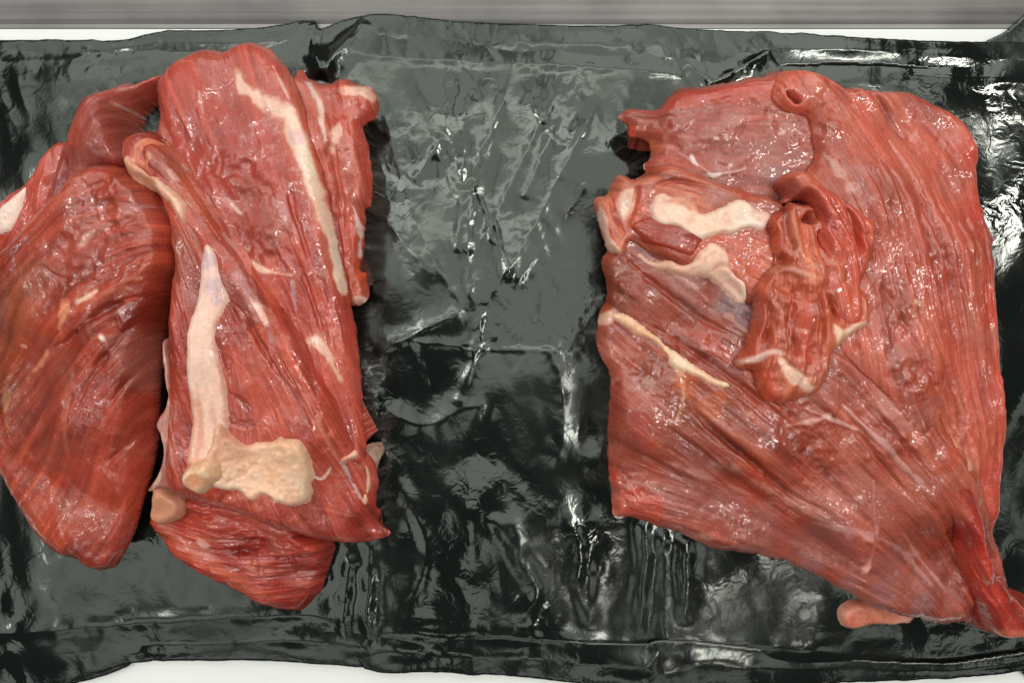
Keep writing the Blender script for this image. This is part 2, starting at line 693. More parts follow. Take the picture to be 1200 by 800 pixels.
sheet = bpy.data.objects.new('plastic_sheet', None)
COL.objects.link(sheet)
sheet.location = (0, 0, 0)
sheet['label'] = 'crumpled black plastic sheet lying on the tray under both pieces of meat'
sheet['category'] = 'plastic sheet'
SHEET_LINES = [
    # vertical bag folds left of middle and right of middle
    ([(436, 620), (434, 680), (432, 720), (436, 760)], 4.2, 3, 7),
    ([(412, 640), (408, 690), (404, 730), (410, 765)], 4.2, 3, 6),
    ([(752, 600), (756, 650), (752, 700), (748, 745)], 4.2, 3, 6),
    ([(775, 615), (778, 660), (776, 720), (780, 760)], 4.2, 3, 6),
    ([(800, 625), (803, 670), (800, 730)], 4.2, 3, 6),
    ([(430, 24), (415, 50), (395, 75), (386, 100)], 9, 4, 10),
    ([(371, 28), (372, 60), (384, 96)], 7, 3.5, 9),
    ([(905, 58), (880, 75), (850, 92), (826, 104)], 5, 3, 8),
    ([(745, 36), (741, 58), (738, 80)], 1.6, 2, 5),
    ([(790, 40), (800, 70), (830, 100)], 1.6, 3, 6),
    # big creases on the open middle
    ([(545, 110), (543, 190), (540, 250), (536, 300)], 2.04, 3, 10),
    ([(550, 210), (565, 250), (590, 300), (600, 330)], 1.70, 2, 6),
    ([(520, 160), (500, 195), (485, 215)], 1.53, 3, 8),
    ([(645, 160), (630, 200), (612, 235)], 1.53, 3, 8),
    ([(620, 115), (640, 150), (655, 180)], 1.53, 2, 7),
    ([(565, 360), (558, 410), (545, 450), (536, 475)], 2.04, 2, 6),
    ([(440, 415), (480, 395), (520, 375), (545, 365)], 1.70, 3, 9),
    ([(560, 409), (610, 410), (660, 411)], 1.02, 1.5, 3),
    ([(640, 405), (655, 440), (660, 490), (650, 550)], 1.87, 3, 9),
    ([(455, 480), (500, 500), (540, 480), (580, 475)], 1.70, 3, 9),
    ([(600, 600), (610, 640), (630, 690), (605, 725)], 2.21, 2, 7),
    ([(665, 600), (680, 640), (678, 690), (690, 725), (698, 690), (702, 640)], 2.04, 2, 6),
    ([(470, 560), (490, 610), (500, 660), (478, 715)], 1.87, 3, 8),
    ([(575, 600), (600, 640), (620, 690)], 1.70, 2, 6),
    ([(448, 120), (470, 200), (500, 290), (548, 366)], 1.6, 2.5, 9),
    ([(600, 92), (575, 160), (556, 210), (548, 300), (556, 366)], 1.7, 2.5, 9),
    ([(700, 120), (660, 200), (620, 280), (572, 350)], 1.7, 2.5, 10),
    ([(470, 100), (500, 150), (540, 240)], 1.2, 2.5, 8), ([(520, 90), (528, 150), (545, 215)], 1.2, 2, 7),
    ([(660, 100), (632, 150), (600, 215), (560, 300)], 1.4, 2.5, 9), ([(690, 210), (650, 270), (600, 340)], 1.2, 2.5, 8),
    ([(446, 250), (480, 290), (515, 330)], 1.2, 2.5, 8), ([(442, 400), (500, 402), (560, 408)], 0.9, 2, 5),
    # pleats along the bottom hem
    ([(-40, 738), (60, 732), (160, 724), (270, 718), (420, 714)], 2.0, 3, 5),
    ([(440, 735), (560, 740), (660, 748), (760, 752)], 1.6, 3, 5),
    ([(780, 750), (880, 752), (1000, 765), (1100, 770), (1200, 758)], 2.0, 3, 6),
    # top fold lines
    ([(-40, 78), (40, 74), (120, 70), (180, 66)], 1.6, 2.5, 5),
    ([(405, 68), (500, 72), (625, 78), (760, 88), (800, 94)], 1.2, 2, 4),
    ([(1030, 84), (1090, 90), (1150, 97), (1230, 104)], 2.0, 2.5, 5),
]
link('sheet_body', wrinkled(sheet_edge(), SHEET_LINES, -0.0012, 100), sheet, M_PLASTIC)


def hem(edge, lines, seed, z0=0.0012, amp=0.55):
    # the fold's outer edge reaches just past the edge of the sheet under it
    lo = 776 if seed == 220 else 760
    edge = [(x, y - 7 if y < 65 else y + 8 if y > lo else y) for (x, y) in edge]
    o = link('hem_fold', wrinkled(edge, lines, z0, seed, amp, thick=0.0007, rim=3.0), sheet, M_PLASTIC)
    return o


hem([(-40, 742), (60, 738), (160, 731), (270, 727), (330, 722), (400, 722), (446, 726), (452, 742), (446, 766), (405, 768), (300, 764), (180, 764),
     (120, 776), (60, 790), (0, 797), (-40, 800)],
    [([(-30, 757), (80, 755), (180, 752), (270, 749), (400, 742)], 1.4, 3, 5), ([(20, 770), (45, 780), (50, 795)], 1.2, 3, 6)], 200)
hem([(432, 729), (520, 736), (600, 741), (680, 748), (745, 750), (776, 754), (781, 772), (774, 793), (680, 789), (600, 781), (520, 776), (428, 772)],
    [([(450, 756), (540, 766), (640, 768)], 0.9, 3, 6), ([(460, 742), (520, 748)], 0.8, 3, 5)], 210, z0=0.0021)
hem([(757, 750), (820, 748), (900, 757), (1000, 768), (1100, 772), (1160, 764), (1240, 754), (1240, 770), (1150, 779), (1000, 787), (880, 791),
     (800, 795), (752, 794)],
    [([(800, 770), (850, 765), (880, 775), (860, 785)], 1.2, 2, 5), ([(930, 772), (1050, 778), (1200, 768)], 1.0, 3, 5)], 220, z0=0.0030)
hem([(-40, 58), (40, 56), (140, 56), (180, 48), (215, 45), (300, 43), (352, 34), (366, 36), (360, 60), (330, 70), (200, 66), (110, 71), (40, 75), (-40, 78)],
    [([(50, 68), (120, 62), (165, 55)], 1.1, 3, 5)], 230, amp=0.5)
hem([(424, 30), (450, 25), (520, 33), (600, 37), (700, 41), (760, 42), (757, 84), (690, 79), (600, 74), (500, 69), (412, 64), (414, 45)],
    [([(440, 34), (450, 55), (446, 62)], 1.2, 2, 5), ([(520, 36), (535, 60)], 0.9, 2, 5), ([(610, 45), (600, 65)], 1.0, 3, 6)], 240)
hem([(744, 41), (810, 44), (900, 48), (1000, 54), (1100, 58), (1240, 64), (1240, 96), (1150, 90), (1090, 84), (1000, 78), (900, 82), (840, 96),
     (790, 94), (750, 82)],
    [([(770, 50), (780, 75)], 1.4, 2, 5), ([(885, 62), (860, 84)], 1.6, 2, 6), ([(1060, 66), (1150, 74)], 0.9, 3, 6)], 250, z0=0.0020)

# ------------------------------------------------------------------ meat
HM = 0.00055


class Meat:
    def __init__(self, name, label, loc, box, group=None):
        self.root = bpy.data.objects.new(name, None)
        COL.objects.link(self.root)
        self.root.location = loc
        self.root['label'] = label
        self.root['category'] = 'raw meat'
        if group:
            self.root['group'] = group
        x0, y0, x1, y1 = box
        self.xs = np.arange((x0 - 600) * S, (x1 - 600) * S, HM)
        self.ys = np.arange((400 - y0) * S, (400 - y1) * S, -HM)
        self.comp = np.zeros((len(self.ys), len(self.xs)))
        self.loc = np.array(loc)

    def part(self, name, outline, tops=None, t=None, R=30, zb=2.0, zo=None, zs=None, guides=None, fine=0.18, coarse=0.5,
             lump=0.5, cols=((178, 82, 72), (140, 58, 50), (198, 104, 92)), marks=(), jit=1.2, p=2.0, sink=1.5, mat=None,
             seed=0, clen=45, label=None, csig=4.0, under=3.0, blur=2.0, cmix=0.5, rel=None, tuck=0.0):
        _seed[0] = 1000 + seed
        mat = mat or M_MEAT
        if tops is not None:
            zm = float(np.mean([q[2] for q in tops]))
        else:
            c = np.array(outline, float).mean(0)
            kk = S * (D - 0.045) / D
            i = int(np.clip(np.searchsorted(-self.ys, -((400 - c[1]) * kk)), 0, len(self.ys) - 1))
            j = int(np.clip(np.searchsorted(self.xs, (c[0] - 600) * kk), 0, len(self.xs) - 1))
            zm = float(self.comp[max(i - 8, 0):i + 8, max(j - 8, 0):j + 8].mean() * 1000) + t
        zo = zm * 0.5 if zo is None else zo
        if tops is None and rel is None:
            zo = zm
        zs = zm * 0.92 if zs is None else zs
        ks = S * (D - zs / 1000) / D
        f = (D - zo / 1000) / (D - zs / 1000)
        E = catmull(outline, 6)
        E = (E - [600, 400]) * f + [600, 400]
        E = jitter(E, jit)
        pw = np.stack([(E[:, 0] - 600) * ks, (400 - E[:, 1]) * ks], 1)
        j0 = max(np.searchsorted(self.xs, pw[:, 0].min()) - 4, 0)
        j1 = min(np.searchsorted(self.xs, pw[:, 0].max()) + 4, len(self.xs))
        i0 = max(np.searchsorted(-self.ys, -pw[:, 1].max()) - 4, 0)
        i1 = min(np.searchsorted(-self.ys, -pw[:, 1].min()) + 4, len(self.ys))
        X, Y = np.meshgrid(self.xs[j0:j1], self.ys[i0:i1])
        U, V = 600 + X / ks, 400 - Y / ks
        mask = inside(E, U, V)
        sh = U.shape
        cell = HM / ks                        # px per cell
        d = np.zeros(sh)
        idx = np.nonzero(mask)
        d[idx], _ = nearest(E, U[idx], V[idx])
        comp = self.comp[i0:i1, j0:j1] * 1000
        cb = gblur(comp, 3)
        base = np.maximum(zb, cb - sink)
        tt = np.clip(d / R, 0, 1)
        prof = (1 - (1 - tt) ** p) ** (1 / p)
        if tops is None:
            prof = smooth(0, 0.6, tt)
            base = np.maximum(zb, cb - 0.15)
        if blur:
            prof = np.where(d > 2, gblur(prof, blur), prof)
            prof = np.clip(prof, 0, 1)
        # pieces laid on others follow them; body muscles have their own crown
        top = (idw(tops, U, V) if tops is not None else cb + t)
        base = np.minimum(base, np.maximum(0.8 * top, cb - sink))
        if guides:
            vx, vy = flow(guides, U[::6, ::6], V[::6, ::6])
            vx = np.repeat(np.repeat(vx, 6, 0), 6, 1)[:sh[0], :sh[1]]
            vy = np.repeat(np.repeat(vy, 6, 0), 6, 1)[:sh[0], :sh[1]]
            vx, vy = gblur(vx, 4), gblur(vy, 4)
            nn = np.hypot(vx, vy) + 1e-9
            vx, vy = vx / nn, vy / nn
            f1 = lic(vx, vy, rng().standard_normal(sh), 22)
            f2 = lic(vx, vy, noise(sh, csig), clen)
            f3 = lic(vx, vy, noise(sh, 1.7), clen)
        else:
            f1 = noise(sh, 1.0)
            f2 = fnoise(sh, 9, 3)
            f3 = fnoise(sh, 4, 2)
        lp = fnoise(sh, 26, 4)
        # rounded strands with sharp valleys between them
        strand = -np.abs(f2) ** 0.8
        strand = (strand - strand.mean()) / strand.std()
        fm = 0.25 + 1.05 * smooth(-1.0, 1.4, fnoise(sh, 34, 3))      # fibres show in places only
        rough = 0.15 + 0.5 * smooth(0.6, 1.8, fnoise(sh, 24, 2))
        calm = np.ones(sh)
        bumps = fnoise(sh, 5.5, 3)
        bumps = np.sign(bumps) * np.abs(bumps) ** 0.8
        edge = smooth(0, 14, d)
        z = base + (top - base) * prof
        rl = np.ones(sh)
        # colour
        c0, c1, c2 = [lin(c) for c in cols]
        k = np.clip(0.5 + cmix * (0.16 * f2 + 0.18 * f3 + 0.14 * f1 + 0.40 * fnoise(sh, 26, 4)), 0, 1)[..., None]
        C = np.where(k < 0.5, c1 + (c0 - c1) * (k * 2), c0 + (c2 - c0) * (k * 2 - 1))
        # grey-mauve films and warmer streaks run with the fibres
        lowf = noise(sh, 9.0)
        film = lic(vx, vy, lowf, 40) if guides else fnoise(sh, 14, 3)
        film = smooth(0.4, 2.0, fnoise(sh, 16, 3) + 0.5 * film + 0.2 * f3)[..., None]
        warm = smooth(0.5, 1.8, fnoise(sh, 18, 3) + 0.4 * f2)[..., None]
        if mat is M_MEAT:
            C = C + (lin((186, 128, 122)) - C) * film * 0.42
            C = C + (lin((192, 78, 48)) - C) * warm * 0.40
            brown = smooth(0.0, 1.6, fnoise(sh, 48, 3))[..., None]
            C = C + (lin((134, 66, 52)) - C) * brown * 0.42
            C = C * np.clip(1 + 0.06 * f3 + 0.09 * f1, 0.6, 1.5)[..., None]
        rag = fnoise(sh, 5, 3)
        rag2 = fnoise(sh, 12, 4)
        dzt = np.zeros(sh)
        for mk in marks:
            kind = mk[0]
            if kind in ('calm', 'rough'):
                _, pts, st = mk
                m = np.zeros(sh)
                for (x, y, r_) in pts:
                    q = np.hypot(U - x, V - y) + rag2 * 0.2 * r_
                    m = np.maximum(m, smooth(r_ * 1.25, r_ * 0.6, q))
                if kind == 'calm':
                    calm *= 1 - st * m
                else:
                    rough = rough + st * m
                continue
            if kind == 'line':
                _, col, pts, st, dz, soft, rg = mk
                P = np.array(pts, float)
                P = catmull(P, 5, closed=False)
                dd, wd, tp = polyline(P, U, V)
                dd = dd + rag * rg
                m = smooth(wd * (1 + soft) + 0.8, np.maximum(wd * (1 - soft) - 0.8, 0.0), dd)
                m = m * smooth(0, 0.06, np.minimum(tp, 1 - tp) + 0.03)
                if dz:
                    tp_ = smooth(0, 0.38, np.minimum(tp, 1 - tp) + 0.02)
                    dzt += dz * tp_ * np.exp(-(dd / (wd * (0.4 + 0.6 * tp_) + 1.0)) ** 2)
                    if dz > 0:
                        rl *= 1 - 0.5 * m
            elif kind == 'zone':
                _, col, pts, st, rg = mk
                m = np.zeros(sh)
                for (x, y, r_) in pts:
                    q = np.hypot(U - x, V - y) + rag2 * rg * r_
                    m = np.maximum(m, smooth(r_ * 1.25, r_ * 0.45, q))
                dz = 0
            elif kind == 'poly':
                _, col, pts, st, dz, soft, rg = mk
                PP = jitter(catmull(pts, 5), 0.6)
                ins = inside(PP, U, V)
                dq = np.full(sh, 99.0)
                bl = gblur(ins.astype(float), (abs(soft) + rg + 4) / 2)
                ii = np.nonzero((bl > 0.001) & (bl < 0.999))
                if len(ii[0]):
                    dq[ii], _ = nearest(PP, U[ii], V[ii])
                sd = np.where(ins, dq, -dq) + rag * rg
                m = smooth(-soft, soft, sd)
                if dz:
                    dzt += dz * smooth(-1, max(soft * 2, 5), sd)
                    rl *= 1 - 0.5 * m
            if kind in ('line', 'poly') and col in (FATS) and rg > 0:
                # thin pink rim where fat runs into lean
                hm = gblur(np.clip(m * st, 0, 1), 4.5)
                C = C + (lin((210, 128, 106)) - C) * np.clip(hm * 1.1, 0, 0.65)[..., None]
            if col is DK and dz < 0:
                dzt -= 0.6 * abs(dz) * tp_ * np.exp(-(dd / (0.5 * wd + 1.0)) ** 2)
                col = None
            if col is not None:
                cc = lin(col)
                C = C + (cc * (1 + 0.10 * (f3[..., None])) - C) * np.clip(m * st, 0, 1)[..., None]
        bead = 1 + 0.55 * noise(sh, 2.6)
        brk = 0.55 + 0.75 * smooth(-0.9, 0.9, fnoise(sh, 11, 2))
        f1b, f3b = f1 * bead, f3 * bead * brk
        coarse, fine = 0.68 * coarse, 0.85 * fine
        if mat is M_FAT:
            rough = rough * 0.25
            fine = fine * 0.4
        body = calm * fm * (coarse * (0.6 * f2 + 0.55 * strand * brk + 0.5 * f3b) + 1.9 * fine * f1b) + lump * 1.35 * lp + 0.8 * rough * bumps
        z = z + edge * body * rl + dzt * smooth(0, 5, d)
        z = np.where(mask, z, base)
        z = gblur(z, 0.6)
        z = np.maximum(z, base - 1.0 + 1.3 * (name == 'torn_flap'))
        sat = smooth(1.5, 3.5, C[..., 0:1] / (C[..., 1:2] + 1e-4))
        C = C * (1 + sat * (np.array([0.96, 0.75, 0.60]) - 1)) * (1 + (1 - sat) * np.array([0.02, -0.07, -0.07]))
        if mat is M_FAT:
            e_ = np.maximum(smooth(min(9, 0.75 * R), 0.5, d + 0.3 * min(9, 0.75 * R) * rag) * 0.6, 0.32 * smooth(0.5, 1.8, fnoise(sh, 15, 2)))[..., None]
            C = C + (lin((222, 150, 130)) - C) * e_ * 0.85
        C = np.clip(C, 0.005, 0.92)
        colr = np.concatenate([C, np.ones(sh + (1,))], 2)
        lowz = np.where(cb > zb + 1, np.maximum(cb - sink - under, 0.5), 0.6)
        me = grid_mesh(mask, X - self.loc[0], Y - self.loc[1], z / 1000 - self.loc[2], np.minimum(lowz, z) / 1000 - self.loc[2],
                       colr, pw - self.loc[:2][None], tuck=tuck)
        o = link(name, me, self.root, mat)
        if label:
            o['label'] = label
        inner = mask & (d > 1.0)
        self.comp[i0:i1, j0:j1] = np.where(inner, np.maximum(comp, z), comp) / 1000
        return o


FAT = ((242, 208, 188), (230, 180, 154), (248, 226, 212))
YFAT = ((230, 188, 146), (212, 162, 120), (240, 206, 172))
RED = ((176, 78, 68), (140, 54, 46), (196, 98, 86))
PINK = ((190, 88, 80), (168, 70, 62), (204, 106, 96))
BROWN = ((150, 76, 64), (118, 52, 42), (172, 98, 84))
MAUVE = ((162, 92, 88), (132, 68, 62), (182, 118, 112))
WHITE = (238, 214, 200)
CREAM = (244, 208, 184)
CREAMY = (232, 192, 142)
DK = (88, 30, 26)
LILAC = (196, 156, 158)
GREYP = (170, 112, 106)

FATS = (CREAM, CREAMY, WHITE, (238, 206, 172))
left = Meat('beef_cut', 'raw red beef piece at the left with a long cream tendon and yellow fat patch', (-0.19, 0.02, 0.0),
            (-70, 20, 480, 750), 'raw beef pieces on black plastic')
P = left.part
# back strip with the cut fat edge at the far left
P('muscle', [(-45, 330), (-40, 270), (-12, 240), (10, 222), (30, 208), (45, 186), (60, 166), (76, 159), (90, 165), (90, 200), (80, 240), (70, 270),
             (40, 300), (0, 330)],
  tops=[(60, 180, 30), (20, 240, 30), (-20, 300, 26)], R=16, guides=[[(65, 165), (55, 220), (10, 300)]], cols=PINK, seed=1, zo=24, lump=0.4,
  marks=[('line', (205, 96, 82), [(60, 172, 6), (58, 205, 7), (52, 240, 7), (60, 255, 5)], 0.8, 2.5, 0.5, 1)])
P('fat_edge', [(-14, 274), (-8, 246), (12, 228), (30, 210), (34, 216), (24, 250), (10, 272)], t=1.0, R=8, cols=FAT, mat=M_FAT, seed=2,
  jit=0.5, coarse=0.1, lump=0.2)
# thin purple flap at the top left
P('muscle', [(60, 245), (66, 212), (74, 185), (80, 158), (90, 130), (102, 110), (122, 97), (150, 87), (178, 76), (188, 80), (182, 94), (170, 101),
             (152, 116), (146, 136), (154, 158), (165, 200), (130, 215), (100, 235), (80, 250)],
  tops=[(100, 130, 38), (150, 95, 24), (130, 160, 42), (90, 220, 32)], R=22, guides=[[(170, 85), (120, 120), (95, 180), (80, 240)], [(160, 130), (130, 190)]],
  cols=((168, 84, 82), (138, 62, 60), (188, 110, 106)), seed=3, zo=26, coarse=0.25, lump=0.5, fine=0.1,
  marks=[('zone', (150, 92, 92), [(70, 225, 16), (110, 195, 20), (95, 200, 18)], 0.6, 0.2), ('line', DK, [(120, 122, 1), (140, 125, 2), (155, 128, 1)], 0.3, -1.2, 0.6, 0.5),
         ('line', WHITE, [(130, 120, 1), (142, 122, 2), (150, 125, 1)], 0.4, 0.3, 0.6, 0.8),
         ('line', (130, 50, 46), [(80, 185, 2), (72, 220, 3), (68, 240, 2)], 0.7, -2, 0.6, 0.5)])
# right ragged strip
P('muscle', [(335, 92), (345, 92), (355, 85), (365, 93), (385, 98), (395, 93), (420, 98), (435, 105), (443, 130), (440, 142), (428, 146), (432, 170),
             (436, 200), (437, 240), (430, 250), (428, 290), (424, 315), (431, 320), (432, 345), (428, 355), (417, 358), (400, 350), (380, 290),
             (365, 220), (345, 150)],
  tops=[(390, 120, 36), (405, 200, 40), (410, 300, 38), (370, 160, 44)], R=16, zo=32, guides=[[(380, 100), (400, 200), (420, 350)], [(350, 95), (380, 200), (410, 340)]],
  cols=PINK, seed=4, tuck=0.017, zb=36.0, coarse=0.35, lump=1.1, jit=2.0,
  marks=[('line', CREAM, [(405, 108, 3), (420, 106, 6), (432, 112, 5), (438, 128, 2)], 0.8, 1.0, 0.4, 2), ('line', CREAM, [(400, 150, 3), (396, 165, 3), (392, 178, 1)], 0.7, 0.6, 0.4, 2),
         ('line', WHITE, [(362, 98, 3), (374, 120, 3), (382, 148, 2), (386, 170, 1)], 0.75, 0.5, 0.4, 1.2),
         ('line', WHITE, [(415, 243, 1), (422, 268, 2), (421, 300, 1)], 0.85, 0.4, 0.3, 1), ('zone', (192, 92, 66), [(420, 320, 22)], 0.6, 0.3),
         ('line', CREAM, [(416, 352, 3), (424, 350, 3), (430, 352, 2)], 0.8, 0.5, 0.4, 1), ('line', DK, [(386, 150, 1), (398, 210, 2), (404, 280, 2)], 0.35, -2.0, 0.5, 1)])
# large top slab
P('muscle', [(183, 112), (183, 97), (192, 84), (215, 66), (240, 57), (262, 60), (275, 55), (297, 53), (315, 60), (330, 73), (345, 92), (356, 118),
             (366, 150), (378, 200), (390, 250), (400, 300), (410, 350), (418, 390), (422, 430), (424, 480), (426, 540), (400, 540), (370, 480), (340, 420),
             (300, 370), (260, 330), (220, 290), (190, 240), (178, 190), (186, 140)],
  tops=[(260, 90, 50), (200, 120, 48), (330, 150, 50), (270, 220, 50), (340, 280, 52), (390, 400, 48), (410, 500, 42), (200, 190, 44)], R=26, zo=40,
  guides=[[(300, 200), (335, 280), (375, 400), (412, 530)], [(345, 120), (380, 260), (415, 430)], [(250, 200), (300, 290), (350, 390)]],
  cols=PINK, seed=5, tuck=0.017, zb=36.0, coarse=0.45, lump=0.35, fine=0.14,
  marks=[('calm', [(230, 110, 60), (300, 110, 50), (260, 170, 60)], 0.85), ('rough', [(285, 200, 26), (250, 205, 18), (310, 215, 20), (315, 290, 26)], 1.0), ('poly', (186, 88, 82), [(190, 95), (240, 70), (300, 65), (330, 95), (335, 170), (300, 215), (240, 215), (200, 160)], 0.75, 0, 14, 4),
         ('line', CREAM, [(283, 92, 3), (290, 108, 5), (310, 122, 7), (330, 132, 9), (345, 140, 8)], 0.85, 0.5, 0.5, 2.5),
         ('line', CREAM, [(340, 128, 6), (350, 160, 10), (362, 195, 8), (376, 240, 7), (388, 275, 6), (396, 310, 4), (402, 345, 2)], 0.97, 0.7, 0.25, 1.0),
         ('zone', (205, 170, 178), [(350, 165, 9)], 0.6, 0.3), ('line', WHITE, [(322, 80, 0.6), (332, 100, 1), (342, 120, 1)], 0.5, 0.2, 0.5, 0.5),
         ('line', WHITE, [(238, 110, 0.8), (240, 122, 1.2), (243, 136, 0.8)], 0.4, 0.1, 0.5, 0.5),
         ('line', (228, 150, 130), [(210, 73, 2), (230, 76, 2)], 0.5, 0.2, 0.5, 1),
         ('line', WHITE, [(275, 240, 1.5), (282, 248, 2.5), (288, 253, 1)], 0.7, 0.3, 0.5, 0.8), ('line', LILAC, [(322, 232, 2), (335, 250, 3), (342, 270, 2)], 0.45, 0.2, 0.6, 1.5),
         ('zone', GREYP, [(310, 225, 16), (322, 260, 22)], 0.4, 0.3), ('line', CREAM, [(302, 309, 4), (314, 318, 3), (330, 322, 2), (347, 324, 2)], 0.75, 0.6, 0.4, 1.2),
         ('line', LILAC, [(347, 330, 1.5), (348, 350, 2.5), (351, 374, 1)], 0.75, 0.4, 0.4, 0.8), ('zone', (198, 120, 110), [(330, 345, 18)], 0.35, 0.3),
         ('line', CREAM, [(364, 398, 4), (375, 402, 5), (386, 412, 3), (392, 425, 2)], 0.75, 0.5, 0.4, 1.5), ('line', CREAM, [(386, 418, 2), (394, 432, 3), (400, 445, 2)], 0.6, 0.4, 0.4, 1.2),
         ('line', DK, [(350, 300, 1), (368, 350, 1.5), (388, 410, 1)], 0.4, -1.2, 0.5, 0.8), ('line', DK, [(340, 215, 1), (352, 260, 1.5), (380, 340, 1)], 0.35, -1.0, 0.5, 0.8),
         ('line', (176, 70, 62), [(186, 110, 3), (196, 150, 4), (206, 175, 3)], 0.5, -1.5, 0.6, 1.5), ('zone', (168, 98, 100), [(178, 140, 12)], 0.6, 0.3)])
# bottom chunk, cut across the grain
P('muscle', [(178, 606), (190, 575), (230, 560), (300, 570), (350, 590), (390, 630), (387, 660), (376, 690), (357, 713), (336, 717), (311, 710), (286, 696),
             (260, 681), (235, 666), (206, 651), (195, 632)],
  tops=[(250, 590, 36), (340, 620, 36), (300, 660, 24), (230, 630, 26), (350, 690, 16), (200, 620, 24)], R=24, zo=11,
  guides=[[(200, 620), (260, 635), (320, 625), (380, 635)], [(230, 655), (290, 670), (370, 670)]], cols=((178, 70, 62), (140, 44, 38), (196, 92, 82)), seed=6, tuck=0.005, zb=5.0,
  coarse=0.75, csig=3.0, clen=24, lump=0.6,
  marks=[('line', (196, 104, 82), [(190, 612, 8), (215, 640, 9), (260, 668, 8), (310, 700, 7)], 0.6, 0.2, 0.6, 2), ('line', DK, [(220, 592, 4), (260, 600, 6), (320, 622, 6), (370, 645, 3)], 0.5, -2, 0.6, 2),
         ('line', DK, [(240, 620, 1), (290, 630, 1.5), (350, 628, 1)], 0.5, -1.2, 0.5, 1.5), ('line', DK, [(250, 640, 1), (300, 648, 1.5), (370, 650, 1)], 0.5, -1.2, 0.5, 1.5),
         ('line', DK, [(270, 660, 1), (320, 668, 1.5), (372, 670, 1)], 0.5, -1.2, 0.5, 1.5), ('line', DK, [(300, 650, 1), (305, 670, 1), (315, 690, 1)], 0.4, -0.9, 0.5, 1),
         ('line', DK, [(335, 632, 1), (342, 655, 1), (345, 685, 1)], 0.4, -0.9, 0.5, 1), ('line', DK, [(282, 634, 1), (280, 650, 1), (288, 662, 1)], 0.4, -0.9, 0.5, 1),
         ('line', WHITE, [(233, 632, 2), (245, 640, 2)], 0.4, 0.3, 0.5, 1)])
# central muscle carrying the tendon
P('muscle', [(148, 190), (152, 165), (176, 156), (196, 165), (215, 190), (232, 218), (265, 262), (300, 308), (330, 350), (360, 402), (385, 445), (405, 492),
             (424, 528), (437, 548), (437, 575), (435, 600), (440, 608), (437, 622), (450, 635), (440, 643), (410, 647), (370, 640), (320, 618), (275, 600),
             (235, 588), (205, 575), (198, 540), (204, 470), (206, 400), (207, 340), (210, 300), (200, 250), (185, 222), (160, 210)],
  tops=[(175, 180, 52), (215, 240, 55), (255, 300, 57), (240, 400, 60), (300, 400, 56), (330, 500, 52), (230, 540, 56), (400, 600, 34), (300, 580, 48), (430, 630, 24)],
  R=20, zo=40, sink=4, guides=[[(215, 230), (265, 320), (330, 440), (410, 600)], [(240, 300), (270, 420), (290, 540)], [(300, 320), (370, 450), (425, 580)]],
  cols=RED, seed=7, tuck=0.014, zb=36.0, coarse=0.55, lump=0.5,
  marks=[('line', (198, 86, 70), [(215, 225, 8), (250, 275, 10), (290, 330, 8)], 0.6, 0.5, 0.7, 1.5), ('line', DK, [(238, 220, 1.5), (270, 265, 2.5), (300, 308, 2), (312, 318, 1)], 0.7, -3.0, 0.5, 0.5),
         ('zone', (180, 80, 70), [(285, 420, 30), (280, 470, 30)], 0.4, 0.3), ('line', LILAC, [(285, 320, 5), (300, 345, 6), (312, 370, 4), (330, 400, 2)], 0.5, 0.2, 0.6, 2),
         ('line', CREAM, [(308, 356, 3), (315, 368, 4), (322, 380, 1)], 0.7, 0.4, 0.4, 1), ('line', DK, [(272, 340, 1.5), (305, 390, 2), (340, 450, 1.5)], 0.5, -1.6, 0.5, 1),
         ('line', (214, 150, 130), [(340, 420, 1.5), (362, 470, 2), (385, 515, 2.5), (400, 560, 1)], 0.6, 0.6, 0.5, 1), ('line', DK, [(330, 410, 1), (355, 460, 2), (392, 540, 1)], 0.4, -1.4, 0.5, 0.8),
         ('line', WHITE, [(363, 558, 0.7), (372, 564, 1), (380, 557, 1), (384, 550, 0.7)], 0.8, 0.3, 0.3, 0.2), ('zone', (192, 96, 70), [(310, 390, 10), (340, 420, 10)], 0.4, 0.3),
         ('line', (140, 50, 42), [(262, 400, 2), (276, 420, 2), (282, 450, 2)], 0.4, -1, 0.6, 2), ('line', (140, 50, 42), [(266, 450, 1.5), (290, 468, 2), (300, 480, 1.5)], 0.5, -1, 0.6, 2),
         ('line', (140, 50, 42), [(270, 480, 1.5), (285, 495, 2), (310, 492, 1.5)], 0.5, -1, 0.6, 2), ('zone', (150, 62, 52), [(350, 600, 26), (300, 600, 20)], 0.4, 0.3),
         ('line', (200, 120, 100), [(360, 598, 1.5), (390, 606, 1.5), (410, 612, 1)], 0.5, 0.4, 0.5, 1), ('zone', (178, 120, 116), [(200, 480, 14), (203, 530, 16)], 0.7, 0.3)])
